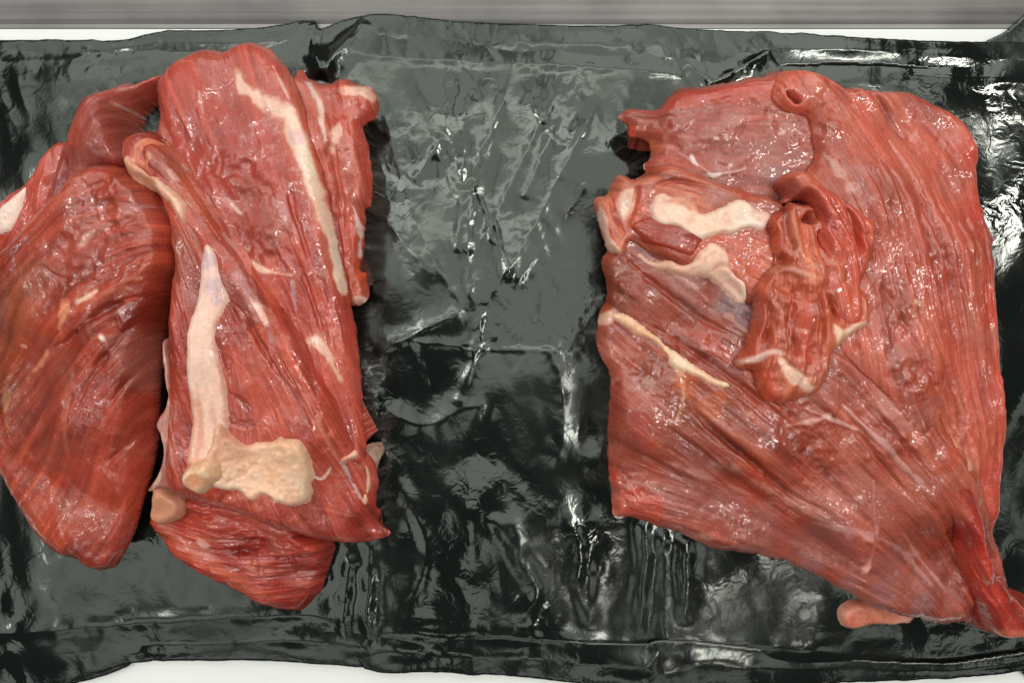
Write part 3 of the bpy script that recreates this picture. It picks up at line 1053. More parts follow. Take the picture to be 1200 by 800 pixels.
# left lobe
P('muscle', [(-50, 350), (-25, 320), (0, 300), (25, 285), (45, 265), (66, 243), (90, 222), (112, 200), (140, 195), (167, 202), (195, 225), (215, 258), (224, 285),
             (220, 312), (210, 335), (200, 366), (192, 402), (185, 440), (182, 480), (179, 520), (173, 555), (164, 585), (157, 612), (149, 635), (138, 656),
             (124, 669), (105, 670), (85, 658), (60, 648), (38, 631), (20, 606), (5, 578), (-12, 545), (-45, 500)],
  tops=[(120, 260, 54), (180, 280, 55), (60, 330, 50), (130, 380, 54), (20, 450, 40), (100, 480, 50), (150, 450, 50), (175, 410, 52), (100, 600, 34), (130, 560, 40), (40, 580, 32), (-30, 430, 30)],
  R=24, zo=30, sink=5, guides=[[(10, 400), (60, 340), (120, 290), (210, 270)], [(30, 450), (100, 380), (205, 320)], [(40, 540), (110, 450), (195, 360)], [(80, 640), (130, 550), (183, 440)],
                       [(105, 665), (150, 600), (178, 530)]],
  cols=((168, 76, 62), (134, 54, 43), (188, 96, 82)), seed=8, tuck=0.010, zb=22.0, coarse=0.42, lump=0.7, fine=0.15,
  marks=[('calm', [(120, 250, 50), (160, 270, 50), (40, 370, 50), (60, 500, 40), (80, 600, 60)], 0.7), ('rough', [(150, 250, 40), (120, 300, 30), (190, 320, 20), (160, 400, 30)], 0.7), ('zone', (150, 98, 72), [(40, 330, 30), (20, 370, 34), (0, 410, 36), (15, 340, 26), (5, 460, 26)], 0.38, 0.25), ('zone', (152, 82, 74), [(40, 470, 40), (60, 430, 36), (50, 530, 26)], 0.55, 0.25),
         ('zone', (172, 96, 92), [(130, 285, 30), (170, 250, 22), (110, 300, 22)], 0.45, 0.3),
         ('line', (200, 100, 78), [(205, 300, 6), (180, 325, 9), (155, 335, 8), (130, 350, 6), (105, 368, 5)], 0.5, 1.6, 0.6, 2),
         ('line', DK, [(190, 345, 2), (165, 352, 3), (140, 362, 3), (115, 380, 3), (85, 402, 2), (60, 420, 1.5)], 0.55, -2.6, 0.5, 1.5),
         ('line', CREAM, [(130, 342, 3), (118, 350, 4), (108, 356, 2)], 0.7, 0.6, 0.4, 1.8), ('line', (226, 160, 128), [(94, 356, 2), (92, 370, 4), (84, 386, 3)], 0.65, 0.8, 0.4, 1.8),
         ('line', (222, 150, 120), [(62, 410, 2), (52, 424, 3), (42, 434, 1.5)], 0.6, 0.7, 0.4, 1.5), ('line', (222, 180, 165), [(112, 292, 3), (122, 280, 3), (132, 274, 1)], 0.55, 0.4, 0.6, 1),
         ('line', (120, 46, 40), [(110, 270, 1.5), (150, 266, 2), (200, 278, 1)], 0.4, -1.0, 0.6, 1.5), ('line', (120, 46, 40), [(130, 245, 1), (165, 244, 1.5), (190, 248, 1)], 0.4, -0.8, 0.6, 1.5),
         ('line', (120, 46, 40), [(60, 310, 1.5), (90, 330, 2), (130, 330, 1)], 0.3, -0.9, 0.6, 1.5), ('line', LILAC, [(160, 262, 1.5), (170, 250, 2), (190, 245, 1)], 0.4, 0.3, 0.6, 1),
         ('line', (240, 225, 215), [(134, 394, 2.6), (137, 398, 2.6)], 0.95, 0.6, 0.3, 0.3), ('line', (226, 180, 150), [(24, 404, 2), (32, 406, 2)], 0.6, 0.4, 0.3, 0.5),
         ('line', (196, 140, 120), [(96, 462, 2), (88, 500, 3), (78, 532, 2)], 0.35, 0.4, 0.6, 1.5), ('line', (200, 150, 110), [(8, 440, 3), (2, 480, 3), (6, 520, 2)], 0.5, 0.5, 0.6, 2),
         ('line', DK, [(175, 370, 2), (150, 400, 2.5), (120, 440, 2), (100, 480, 1)], 0.4, -1.5, 0.6, 1), ('line', DK, [(185, 400, 1.5), (160, 440, 2), (135, 480, 1)], 0.4, -1.4, 0.6, 1),
         ('line', DK, [(183, 470, 1.5), (150, 520, 2), (120, 545, 1)], 0.35, -1.2, 0.6, 1), ('zone', (176, 70, 58), [(130, 480, 30), (110, 560, 40)], 0.35, 0.3),
         ('line', (204, 140, 128), [(108, 652, 2), (122, 656, 3), (130, 652, 1)], 0.4, 0.3, 0.5, 1)])
# connective tissue between the lobe and the tendon
P('connective_tissue', [(186, 398), (196, 392), (206, 420), (208, 450), (204, 462), (212, 475), (212, 500), (207, 530), (212, 560), (205, 575), (184, 580), (166, 584), (160, 578),
                        (174, 560), (182, 548), (190, 528), (186, 512), (180, 498), (184, 486), (192, 470), (190, 440), (184, 420)],
  tops=[(195, 410, 44), (206, 470, 47), (198, 520, 46), (180, 575, 42)], R=6, zo=42, sink=3, cols=((162, 100, 90), (130, 66, 58), (196, 142, 130)), mat=M_SKIN, seed=9, guides=[[(195, 395), (200, 450), (192, 500), (196, 540), (180, 578)]],
  coarse=0.8, csig=2.2, jit=1.5, marks=[('line', (226, 190, 172), [(190, 540, 2), (186, 560, 4), (178, 575, 4), (166, 582, 2)], 0.7, 0.8, 0.5, 1.5),
                                        ('line', (214, 170, 156), [(200, 452, 2), (190, 470, 2), (184, 492, 2), (194, 512, 2), (196, 530, 1)], 0.6, 1.0, 0.4, 0.8)])
# long cream tendon
P('tendon', [(230, 284), (239, 280), (251, 296), (255, 314), (263, 338), (266, 352), (257, 374), (252, 400), (258, 428), (262, 460), (263, 500), (256, 530), (240, 547),
             (222, 552), (210, 545), (212, 520), (214, 500), (213, 470), (212, 440), (214, 410), (219, 370), (225, 330)],
  t=1.8, R=12, cols=((240, 206, 186), (226, 182, 156), (246, 224, 206)), mat=M_FAT, seed=10, guides=[[(236, 284), (240, 340), (234, 420), (238, 500), (235, 548)]],
  coarse=0.35, csig=5, lump=0.3, jit=0.8, cmix=0.45,
  marks=[('zone', (206, 182, 190), [(242, 305, 12), (252, 335, 12), (256, 352, 8)], 0.75, 0.25), ('line', (212, 120, 106), [(216, 470, 5), (215, 510, 7), (213, 548, 4)], 0.6, 0, 0.8, 1.5),
         ('line', (226, 150, 120), [(232, 470, 2), (232, 510, 3), (230, 545, 2)], 0.4, -0.4, 0.7, 1), ('line', (214, 160, 136), [(256, 380, 3), (262, 440, 4), (262, 500, 3)], 0.55, 0, 0.8, 2.5),
         ('line', (206, 150, 130), [(246, 470, 2), (252, 510, 4), (254, 530, 3)], 0.4, 0, 0.8, 2)])
P('fat_patch', [(238, 556), (242, 536), (250, 514), (256, 496), (264, 494), (268, 506), (278, 514), (290, 519), (300, 516), (321, 513), (330, 502), (335, 512), (351, 513), (362, 532), (361, 561), (356, 590),
                (343, 598), (321, 594), (306, 584), (298, 590), (285, 589), (276, 580), (262, 578), (246, 570)],
  t=3.4, R=11, cols=((236, 198, 164), (220, 174, 138), (242, 212, 186)), mat=M_FAT, seed=11, lump=0.5, jit=1.6, coarse=0.3,
  marks=[('zone', (205, 150, 130), [(275, 530, 18)], 0.55, 0.3), ('line', (196, 140, 110), [(262, 565, 1), (290, 552, 1.5), (320, 520, 1)], 0.5, -0.7, 0.5, 1),
         ('line', (240, 210, 170), [(350, 520, 4), (358, 550, 4), (350, 590, 4)], 0.6, 0.7, 0.6, 1.5), ('line', (196, 140, 104), [(318, 532, 1), (330, 525, 1.5), (340, 530, 1)], 0.4, -0.5, 0.5, 1),
         ('line', (214, 120, 95), [(262, 578, 3), (285, 588, 3), (300, 586, 2)], 0.5, 0.3, 0.5, 2)])
P('fat_knob', [(206, 562), (213, 552), (226, 545), (239, 537), (251, 541), (254, 556), (250, 566), (240, 575), (228, 582), (211, 573)],
  t=6.0, R=9, cols=((238, 202, 160), (222, 172, 126), (246, 222, 192)), mat=M_FAT, seed=12, lump=0.8, jit=1.4,
  marks=[('poly', (206, 120, 76), [(222, 560), (232, 553), (244, 556), (244, 562), (233, 568), (223, 567)], 0.6, -0.3, 4, 2)])
P('fat_knob', [(174, 602), (178, 586), (186, 566), (196, 563), (206, 572), (216, 587), (214, 604), (204, 612), (190, 617), (179, 613)],
  tops=[(195, 575, 44), (190, 605, 36), (208, 595, 40)], R=12, zo=32, cols=((230, 188, 152), (208, 150, 118), (242, 212, 182)), mat=M_FAT, seed=13, lump=0.8, jit=1.4)
# curved fat seam at the top of the left lobe
P('fat_seam', [(143, 196), (146, 186), (154, 182), (162, 190), (168, 198), (178, 205), (192, 210), (206, 222), (220, 234), (227, 256), (222, 268),
               (214, 258), (206, 242), (192, 230), (176, 222), (158, 214), (148, 204)],
  t=2.4, R=6, cols=((242, 210, 186), (224, 176, 144), (246, 226, 204)), mat=M_FAT, seed=14, lump=0.4, jit=1.3,
  marks=[('zone', (228, 140, 110), [(166, 190, 10), (178, 170, 10)], 0.55, 0.3), ('line', (206, 110, 92), [(176, 210, 1.5), (196, 222, 2), (212, 240, 1)], 0.3, -0.5, 0.6, 1)])
P('fat_knob', [(150, 176), (153, 164), (164, 157), (176, 157), (186, 164), (188, 178), (180, 192), (170, 200), (158, 196), (150, 188)],
  t=2.2, R=11, cols=((232, 158, 126), (210, 120, 92), (244, 196, 170)), mat=M_FAT, seed=17, lump=0.6, jit=1.2,
  marks=[('zone', (246, 208, 184), [(160, 172, 9), (158, 190, 7)], 0.6, 0.3)])
P('muscle', [(160, 170), (176, 160), (194, 166), (210, 184), (226, 208), (244, 236), (266, 266), (290, 302), (318, 348), (340, 392), (330, 392), (304, 352), (278, 320), (256, 296), (238, 278), (226, 260), (214, 236), (196, 214), (176, 203), (164, 190)],
  t=0.9, R=9, cols=((204, 98, 78), (180, 72, 58), (222, 130, 104)), seed=15, guides=[[(165, 165), (200, 195), (235, 245), (290, 320), (335, 390)]], lump=0.6, coarse=0.5, jit=1.4,
  marks=[('zone', (236, 176, 150), [(168, 168, 9), (178, 184, 7)], 0.7, 0.3), ('line', (230, 190, 180), [(200, 200, 2), (206, 208, 2), (214, 216, 1)], 0.6, 0.4, 0.5, 1)])
# membrane at the right lower edge
P('silverskin', [(398, 536), (410, 530), (424, 526), (434, 532), (437, 548), (436, 570), (434, 588), (428, 598), (420, 602), (414, 584), (406, 562), (400, 548)],
  t=1.6, R=7, cols=((200, 152, 146), (176, 116, 108), (226, 190, 178)), mat=M_SKIN, seed=16, lump=0.5, jit=1.2,
  marks=[('line', (236, 190, 160), [(400, 540, 2), (416, 530, 4), (430, 532, 5), (434, 560, 4), (428, 592, 3)], 0.75, 1.0, 0.4, 1.2), ('line', (205, 100, 80), [(404, 534, 4), (412, 530, 3)], 0.6, 0.5, 0.5, 1),
         ('zone', (186, 160, 164), [(412, 552, 11)], 0.6, 0.3)])

right = Meat('beef_cut', 'raw beef piece at the right with a torn flap on top and mauve membrane below', (0.16, -0.01, 0.0),
             (680, 60, 1260, 790), 'raw beef pieces on black plastic')
P = right.part
# top left slab
P('muscle', [(725, 137), (745, 130), (768, 131), (785, 115), (800, 110), (850, 103), (885, 97), (905, 90), (940, 95), (970, 130), (975, 180), (960, 220), (940, 260), (890, 270),
             (840, 262), (790, 235), (760, 210), (752, 197), (760, 185), (757, 170), (738, 161), (735, 148)],
  tops=[(800, 150, 46), (745, 142, 36), (770, 180, 40), (880, 130, 48), (860, 200, 46), (930, 180, 47), (940, 120, 47)], R=20, zo=30, guides=[[(740, 145), (820, 170), (920, 180)], [(770, 125), (850, 110), (930, 105)]],
  cols=((172, 92, 86), (148, 70, 64), (190, 112, 104)), seed=21, tuck=0.017, zb=36.0, coarse=0.3, lump=0.5, fine=0.18, jit=1.6,
  marks=[('calm', [(820, 170, 60), (900, 180, 60), (770, 165, 30)], 0.9), ('rough', [(790, 160, 30), (930, 150, 30), (900, 130, 26), (850, 170, 30)], 0.7), ('line', (196, 84, 74), [(775, 125, 8), (820, 118, 11), (880, 110, 12), (920, 105, 12)], 0.75, 0.8, 0.6, 2), ('line', (205, 82, 68), [(727, 140, 4), (740, 148, 5), (745, 165, 5), (752, 175, 4)], 0.7, 0.3, 0.6, 1.5),
         ('zone', (168, 104, 98), [(840, 170, 36), (890, 190, 30), (820, 190, 26)], 0.5, 0.3),
         ('zone', (150, 104, 100), [(905, 215, 22), (890, 235, 18)], 0.55, 0.3), ('line', (240, 225, 220), [(808, 184, 1.5), (812, 192, 2.2), (816, 196, 1)], 0.9, 0.5, 0.3, 0.4),
         ('line', (240, 225, 220), [(827, 205, 1.5), (833, 208, 3), (842, 206, 1)], 0.9, 0.6, 0.3, 0.4), ('line', (220, 190, 180), [(842, 206, 0.6), (858, 204, 1), (870, 200, 0.6)], 0.6, 0.2, 0.3, 0.2),
         ('line', (220, 190, 180), [(795, 180, 0.6), (812, 192, 1), (833, 207, 0.8)], 0.5, 0.2, 0.3, 0.2), ('line', (240, 220, 210), [(851, 198, 1.5), (853, 196, 1.5)], 0.8, 0.4, 0.3, 0.2),
         ('line', (230, 190, 180), [(906, 162, 1.5), (912, 160, 2), (911, 157, 1.5)], 0.7, 0.4, 0.3, 0.4), ('zone', (206, 130, 92), [(765, 165, 9), (772, 172, 6)], 0.5, 0.4)])
# lower body, brown to mauve
P('muscle', [(704, 250), (703, 267), (710, 294), (702, 310), (708, 345), (699, 369), (698, 396), (702, 420), (713, 438), (711, 474), (710, 490), (711, 530), (714, 560), (717, 590),
             (720, 602), (740, 605), (779, 616), (830, 637), (848, 640), (902, 652), (960, 674), (984, 688), (1020, 706), (1080, 726), (1108, 733), (1145, 736), (1175, 750), (1200, 745),
             (1190, 690), (1160, 620), (1120, 540), (1080, 470), (1050, 400), (1000, 330), (940, 270), (880, 250), (800, 240), (740, 232)],
  tops=[(740, 280, 44), (800, 330, 52), (720, 400, 42), (770, 480, 50), (740, 570, 38), (850, 420, 54), (880, 520, 56), (850, 600, 40), (960, 460, 58), (980, 600, 50), (950, 650, 36),
        (1080, 560, 58), (1080, 690, 38), (1150, 700, 34), (1030, 500, 60), (1180, 735, 22)],
  R=24, zo=30, guides=[[(705, 260), (780, 330), (860, 380), (960, 430)], [(705, 330), (760, 380), (850, 450), (950, 530), (1080, 640)], [(710, 420), (780, 480), (880, 560), (1000, 650)],
                       [(890, 450), (980, 540), (1080, 640), (1150, 720)], [(720, 590), (800, 600), (900, 640), (1050, 710)], [(1000, 430), (1060, 520), (1120, 600), (1180, 720)]],
  cols=((168, 86, 75), (130, 58, 48), (188, 112, 100)), seed=22, tuck=0.017, zb=36.0, coarse=0.6, lump=0.6, clen=70, fine=0.16, jit=1.5,
  marks=[('calm', [(900, 630, 50), (980, 660, 50), (1060, 690, 50), (820, 330, 40), (900, 520, 30)], 0.7), ('rough', [(750, 440, 40), (740, 570, 30), (800, 400, 30), (1010, 500, 40), (940, 500, 30), (730, 340, 20)], 0.8), ('zone', (150, 102, 96), [(800, 330, 28), (840, 345, 26), (780, 310, 22), (760, 300, 16), (870, 380, 18)], 0.75, 0.3), ('zone', (138, 78, 58), [(725, 320, 22), (740, 350, 22), (760, 430, 30), (730, 430, 24), (790, 480, 26)], 0.55, 0.3),
         ('zone', (122, 104, 108), [(848, 355, 18), (868, 372, 14)], 0.65, 0.35), ('zone', (154, 94, 92), [(900, 620, 40), (960, 640, 44), (1030, 670, 44), (1090, 690, 40), (850, 600, 34), (800, 570, 34)], 0.75, 0.25), ('zone', (140, 74, 62), [(790, 520, 40), (740, 530, 30), (860, 480, 34)], 0.5, 0.3),
         ('zone', (150, 104, 108), [(1000, 690, 18), (1040, 702, 18), (1090, 715, 18), (960, 668, 14)], 0.6, 0.3), ('zone', (192, 82, 70), [(740, 590, 18), (722, 560, 14), (758, 600, 16)], 0.65, 0.35),
         ('zone', (178, 80, 74), [(755, 500, 16), (760, 520, 14), (748, 490, 12)], 0.6, 0.35), ('zone', (160, 72, 54), [(880, 470, 26), (920, 500, 26), (960, 530, 22)], 0.55, 0.3),
         ('line', CREAMY, [(788, 420, 4), (794, 445, 3), (796, 465, 2), (788, 490, 1.5)], 0.55, 0.6, 0.5, 1), ('zone', (200, 110, 70), [(800, 450, 14), (830, 470, 12), (775, 410, 8)], 0.55, 0.4),
         ('line', DK, [(800, 470, 2), (830, 500, 3), (870, 535, 3.5), (920, 575, 3), (970, 600, 2)], 0.5, -2.8, 0.5, 1), ('line', (190, 116, 96), [(805, 470, 3), (840, 498, 5), (880, 525, 5), (930, 562, 4)], 0.4, 1.2, 0.6, 1.5),
         ('line', (206, 150, 140), [(850, 540, 3), (900, 575, 4), (950, 600, 3), (990, 625, 2)], 0.45, 0.8, 0.6, 2), ('line', (204, 156, 148), [(780, 540, 2), (830, 560, 2), (880, 580, 2)], 0.3, 0.4, 0.6, 1.5),
         ('line', DK, [(740, 370, 1.5), (790, 400, 2), (860, 450, 2), (920, 500, 1.5)], 0.3, -1.4, 0.5, 1.2), ('line', DK, [(720, 290, 1.5), (760, 330, 2), (820, 375, 2), (870, 400, 1.5)], 0.4, -1.6, 0.5, 1.2),
         ('line', (200, 160, 150), [(740, 280, 2), (790, 325, 3), (850, 375, 2), (880, 400, 1)], 0.35, 0.4, 0.6, 2), ('line', CREAM, [(701, 374, 5), (710, 370, 6), (718, 366, 4)], 0.6, 0.5, 0.4, 2),
         ('line', (228, 180, 168), [(910, 495, 2.5), (935, 490, 3), (955, 484, 1.5)], 0.65, 0.5, 0.4, 1), ('line', (226, 190, 180), [(930, 475, 1), (955, 486, 1.5), (990, 500, 1)], 0.5, 0.5, 0.4, 0.8),
         ('line', (216, 180, 176), [(970, 470, 1.5), (1000, 500, 2), (1040, 540, 2.5), (1060, 560, 1.5)], 0.45, 1.0, 0.5, 1), ('line', DK, [(1000, 470, 1.5), (1035, 510, 2), (1075, 555, 2)], 0.4, -2.2, 0.5, 1),
         ('line', (220, 190, 186), [(1010, 440, 1.5), (1040, 480, 2), (1070, 520, 1.5)], 0.4, 0.9, 0.5, 1), ('line', DK, [(980, 490, 1.2), (1010, 530, 1.8), (1050, 575, 1.2)], 0.4, -1.8, 0.5, 1),
         ('line', (210, 160, 156), [(950, 610, 2), (1000, 620, 3), (1050, 640, 3), (1100, 690, 2)], 0.5, 0.6, 0.6, 1.5), ('line', (206, 160, 158), [(1050, 620, 1.5), (1090, 665, 2), (1120, 700, 1.5)], 0.5, 0.5, 0.6, 1),
         ('line', (190, 140, 140), [(1110, 690, 2), (1128, 700, 3), (1140, 712, 2)], 0.4, 0.6, 0.6, 1), ('line', (208, 158, 140), [(822, 628, 3), (832, 632, 4), (842, 630, 2)], 0.6, 0.5, 0.5, 1.5),
         ('line', (206, 160, 130), [(715, 450, 2), (735, 440, 2), (760, 446, 2), (775, 460, 1)], 0.35, 0.6, 0.5, 1.5), ('line', DK, [(735, 580, 2), (745, 583, 2)], 0.5, -1.2, 0.5, 0.5)])
# right body
P('muscle', [(898, 122), (901, 104), (912, 88), (930, 85), (960, 88), (985, 95), (1000, 92), (1015, 97), (1050, 96), (1068, 98), (1090, 110), (1115, 125), (1135, 142), (1148, 165), (1153, 190),
             (1152, 230), (1158, 270), (1160, 300), (1163, 350), (1168, 395), (1172, 440), (1179, 490), (1184, 560), (1190, 640), (1188, 690), (1160, 680), (1130, 620), (1085, 560),
             (1055, 510), (1020, 460), (980, 420), (950, 370), (928, 300), (922, 262), (926, 228), (938, 206), (947, 186), (946, 162), (938, 142), (916, 136)],
  tops=[(930, 120, 54), (905, 180, 51), (920, 230, 54), (1000, 130, 53), (1080, 140, 48), (1130, 220, 50), (1020, 240, 60), (1090, 300, 61), (980, 350, 60), (1060, 430, 64), (1130, 450, 56), (1150, 580, 46), (1110, 560, 58), (1170, 660, 34), (1010, 420, 61)],
  R=24, zo=42, sink=0.3, guides=[[(935, 90), (985, 190), (1020, 300), (1040, 420), (1110, 570), (1170, 680)], [(1000, 100), (1070, 200), (1110, 330), (1140, 480), (1175, 640)], [(1060, 100), (1130, 200), (1150, 350), (1170, 500), (1185, 660)],
                                 [(970, 95), (1040, 200), (1075, 320), (1100, 450), (1150, 600)]],
  cols=((204, 110, 98), (178, 84, 74), (216, 134, 120)), seed=23, coarse=0.62, lump=0.5, clen=80, csig=4.5, fine=0.14, jit=0.9,
  marks=[('calm', [(1080, 160, 50), (1110, 220, 40), (940, 130, 36)], 0.8), ('rough', [(950, 140, 28), (950, 190, 26), (1040, 370, 26), (1060, 440, 36), (1090, 500, 30)], 0.9), ('zone', (200, 78, 68), [(1150, 250, 30), (1158, 350, 34), (1168, 460, 34), (1176, 560, 30), (1140, 170, 26), (1165, 620, 30)], 0.55, 0.2), ('zone', (190, 108, 98), [(1070, 180, 34), (1100, 220, 34), (1090, 280, 30)], 0.35, 0.3),
         ('zone', (170, 104, 96), [(1040, 360, 32), (1060, 420, 34), (1080, 480, 34), (1020, 410, 26)], 0.5, 0.3), ('line', (150, 58, 50), [(1010, 98, 1.5), (1035, 130, 2.5), (1060, 165, 1.5)], 0.5, -2.0, 0.5, 0.8),
         ('line', (222, 134, 116), [(1015, 98, 2), (1038, 120, 3), (1062, 140, 2)], 0.45, 1.0, 0.5, 1), ('line', (150, 58, 50), [(960, 92, 1.5), (985, 115, 2), (1005, 140, 1.5)], 0.4, -1.6, 0.5, 0.8),
         ('line', (150, 60, 52), [(1030, 150, 1.5), (1060, 210, 2), (1085, 280, 1.5)], 0.4, -1.6, 0.5, 0.8), ('line', (150, 60, 52), [(1070, 230, 1.2), (1100, 330, 1.8), (1125, 430, 1.2)], 0.35, -1.3, 0.5, 0.8),
         ('line', (150, 60, 52), [(1020, 330, 1.5), (1045, 380, 2), (1080, 450, 2), (1120, 520, 1.5)], 0.4, -1.8, 0.5, 1), ('line', (150, 60, 52), [(1060, 350, 1.2), (1090, 420, 1.8), (1130, 510, 1.5)], 0.35, -1.4, 0.5, 1),
         ('line', (150, 60, 52), [(1110, 330, 1.2), (1135, 430, 1.8), (1160, 540, 1.2)], 0.35, -1.4, 0.5, 0.8), ('line', (150, 60, 52), [(1090, 500, 1.5), (1130, 570, 2), (1165, 640, 1.5)], 0.45, -1.8, 0.5, 1),
         ('line', (226, 182, 140), [(1100, 515, 4), (1115, 535, 5), (1130, 552, 2)], 0.55, 0.4, 0.6, 2), ('line', (226, 190, 150), [(1056, 354, 2.5), (1062, 357, 2.5)], 0.8, 0.5, 0.3, 0.5),
         ('line', (230, 170, 150), [(985, 100, 1.5), (1000, 96, 2), (1040, 100, 1.5)], 0.4, 0.4, 0.5, 1), ('zone', (204, 98, 90), [(925, 110, 18), (940, 100, 16)], 0.6, 0.3),
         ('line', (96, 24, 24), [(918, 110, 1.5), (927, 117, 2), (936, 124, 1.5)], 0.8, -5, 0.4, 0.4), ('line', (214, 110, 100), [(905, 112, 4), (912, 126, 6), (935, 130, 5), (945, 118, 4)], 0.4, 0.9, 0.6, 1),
         ('line', (150, 70, 66), [(946, 130, 2), (942, 160, 3), (950, 190, 3)], 0.4, -2.2, 0.6, 1.5), ('zone', (178, 104, 98), [(955, 165, 16), (950, 190, 14)], 0.5, 0.3),
         ('line', (216, 140, 132), [(950, 150, 2), (962, 162, 2), (972, 158, 1)], 0.4, 0.8, 0.5, 1.5), ('line', (214, 178, 160), [(962, 180, 2), (978, 205, 3), (988, 228, 2)], 0.45, 0.4, 0.5, 2)])
# rolled fold with fat at the left
P('muscle', [(699, 240), (701, 231), (712, 226), (720, 208), (730, 203), (743, 210), (760, 202), (790, 197), (830, 212), (870, 226), (905, 238), (925, 255), (920, 300), (895, 335),
             (877, 357), (862, 350), (848, 337), (830, 325), (809, 326), (779, 313), (755, 296), (737, 282), (730, 300), (716, 296), (706, 272)],
  tops=[(720, 240, 46), (760, 230, 52), (800, 250, 56), (860, 270, 58), (800, 300, 56), (870, 330, 58)], R=13, zo=42, sink=2.5, guides=[[(705, 235), (740, 270), (800, 300), (870, 340)], [(740, 215), (800, 230), (900, 260)]],
  cols=((184, 98, 80), (152, 72, 60), (204, 124, 104)), seed=24, tuck=0.010, zb=35.0, coarse=0.5, lump=0.7, jit=1.4,
  marks=[('line', CREAM, [(704, 236, 2), (708, 252, 3), (713, 272, 3), (720, 287, 3), (728, 294, 2)], 0.9, 0.6, 0.4, 1.2), ('poly', CREAM, [(728, 226), (737, 222), (746, 226), (740, 248), (732, 258), (726, 246)], 0.85, 0.8, 2, 1.2),
         ('line', DK, [(716, 222, 1.5), (722, 250, 2), (734, 278, 2)], 0.5, -2.2, 0.5, 0.8), ('line', (200, 90, 70), [(752, 226, 6), (748, 248, 7), (742, 266, 5)], 0.6, 0.8, 0.5, 1.5),
         ('line', DK, [(748, 214, 1.5), (744, 235, 2), (738, 258, 1.5)], 0.4, -1.8, 0.5, 0.8), ('line', (214, 130, 96), [(790, 232, 4), (810, 235, 6), (828, 246, 3)], 0.5, 0.5, 0.6, 1.5),
         ('zone', (204, 108, 90), [(860, 285, 22), (885, 295, 20), (880, 315, 14)], 0.5, 0.35), ('zone', (176, 108, 100), [(845, 225, 22), (890, 240, 16)], 0.5, 0.3), ('line', DK, [(762, 222, 1.2), (790, 213, 1.5), (830, 222, 1.2)], 0.3, -1.4, 0.5, 1)])
P('fat_fold', [(762, 240), (772, 226), (782, 219), (790, 226), (800, 224), (812, 230), (826, 245), (842, 246), (860, 240), (874, 233), (892, 240), (908, 246), (902, 268), (880, 270), (850, 274), (822, 282),
               (804, 275), (788, 265), (770, 262)],
  t=2.8, R=8, cols=((246, 216, 192), (232, 192, 166), (250, 230, 212)), mat=M_FAT, seed=25, jit=2.6, lump=0.6,
  marks=[('line', (216, 134, 100), [(780, 236, 2), (800, 236, 5), (822, 250, 4)], 0.75, -0.4, 0.5, 1.5), ('zone', (214, 150, 126), [(890, 250, 12), (850, 262, 9)], 0.45, 0.4)])
P('fat_fold', [(727, 268), (736, 270), (746, 284), (758, 290), (770, 300), (784, 302), (800, 306), (812, 303), (822, 290), (834, 284), (852, 290), (860, 310), (870, 326), (878, 345), (876, 356), (862, 350), (848, 338),
               (830, 326), (809, 327), (779, 314), (755, 297), (736, 280)],
  t=3.0, R=8, cols=((246, 216, 192), (232, 190, 164), (250, 230, 212)), mat=M_FAT, seed=26, jit=2.3, lump=0.6,
  marks=[('line', (206, 150, 120), [(832, 318, 0.8), (842, 312, 1.2), (860, 314, 0.8)], 0.5, -0.8, 0.4, 0.6), ('zone', (234, 180, 150), [(790, 306, 10), (840, 300, 10)], 0.3, 0.4)])
P('lean_core', [(737, 260), (752, 252), (775, 256), (800, 266), (822, 276), (816, 292), (808, 302), (785, 298), (762, 290), (746, 276)],
  t=1.2, R=9, cols=((202, 92, 72), (176, 66, 52), (216, 122, 96)), seed=27, guides=[[(740, 262), (780, 278), (820, 285)]], coarse=0.8, csig=2.4, jit=2.4)
# fat stripe lower left
P('fat_stripe', [(717, 364), (734, 365), (746, 371), (758, 381), (770, 392), (783, 405), (798, 414), (812, 425), (836, 440), (855, 450), (848, 456), (824, 448), (800, 434), (786, 426), (778, 412), (766, 400), (740, 384), (720, 374)],
  t=2.2, R=6, cols=((244, 212, 176), (228, 186, 146), (248, 224, 196)), mat=M_FAT, seed=29, jit=1.3, lump=0.4, coarse=0.2)
# silverskin strands on the lower body
P('silverskin', [(1016, 556), (1023, 558), (1028, 590), (1031, 620), (1031, 650), (1032, 672), (1026, 681), (1016, 680), (1012, 672), (1021, 664), (1023, 640), (1022, 610), (1018, 580)],
  t=1.3, R=5, cols=((202, 142, 132), (176, 106, 98), (226, 178, 166)), mat=M_SKIN, seed=30, jit=1.0, lump=0.4, coarse=0.3,
  marks=[('zone', (232, 180, 160), [(1022, 674, 9)], 0.7, 0.3)])
# thick cord at the lower right
P('muscle', [(1062, 545), (1080, 540), (1100, 548), (1116, 566), (1132, 596), (1146, 628), (1162, 662), (1184, 686), (1206, 704), (1268, 730), (1268, 764), (1206, 760), (1182, 757), (1166, 738), (1148, 706), (1132, 676),
             (1118, 640), (1106, 612), (1090, 590), (1072, 572)],
  tops=[(1075, 550, 54), (1092, 570, 58), (1115, 610, 58), (1140, 660, 50), (1165, 700, 42), (1200, 735, 36), (1260, 748, 26)], R=16, zo=38, sink=2.5, guides=[[(1070, 548), (1110, 595), (1145, 665), (1200, 740)], [(1095, 545), (1140, 620), (1210, 715)]],
  cols=((190, 66, 56), (154, 42, 36), (206, 92, 80)), seed=31, coarse=0.5, lump=0.5, jit=0.9, clen=70,
  marks=[('zone', (196, 104, 76), [(1085, 570, 16), (1102, 596, 14)], 0.55, 0.3), ('line', (228, 150, 130), [(1180, 752, 4), (1200, 752, 5), (1220, 748, 3)], 0.4, 0.3, 0.6, 2), ('line', DK, [(1130, 640, 1), (1150, 680, 1.5), (1180, 720, 1)], 0.4, -1.3, 0.5, 0.6)])
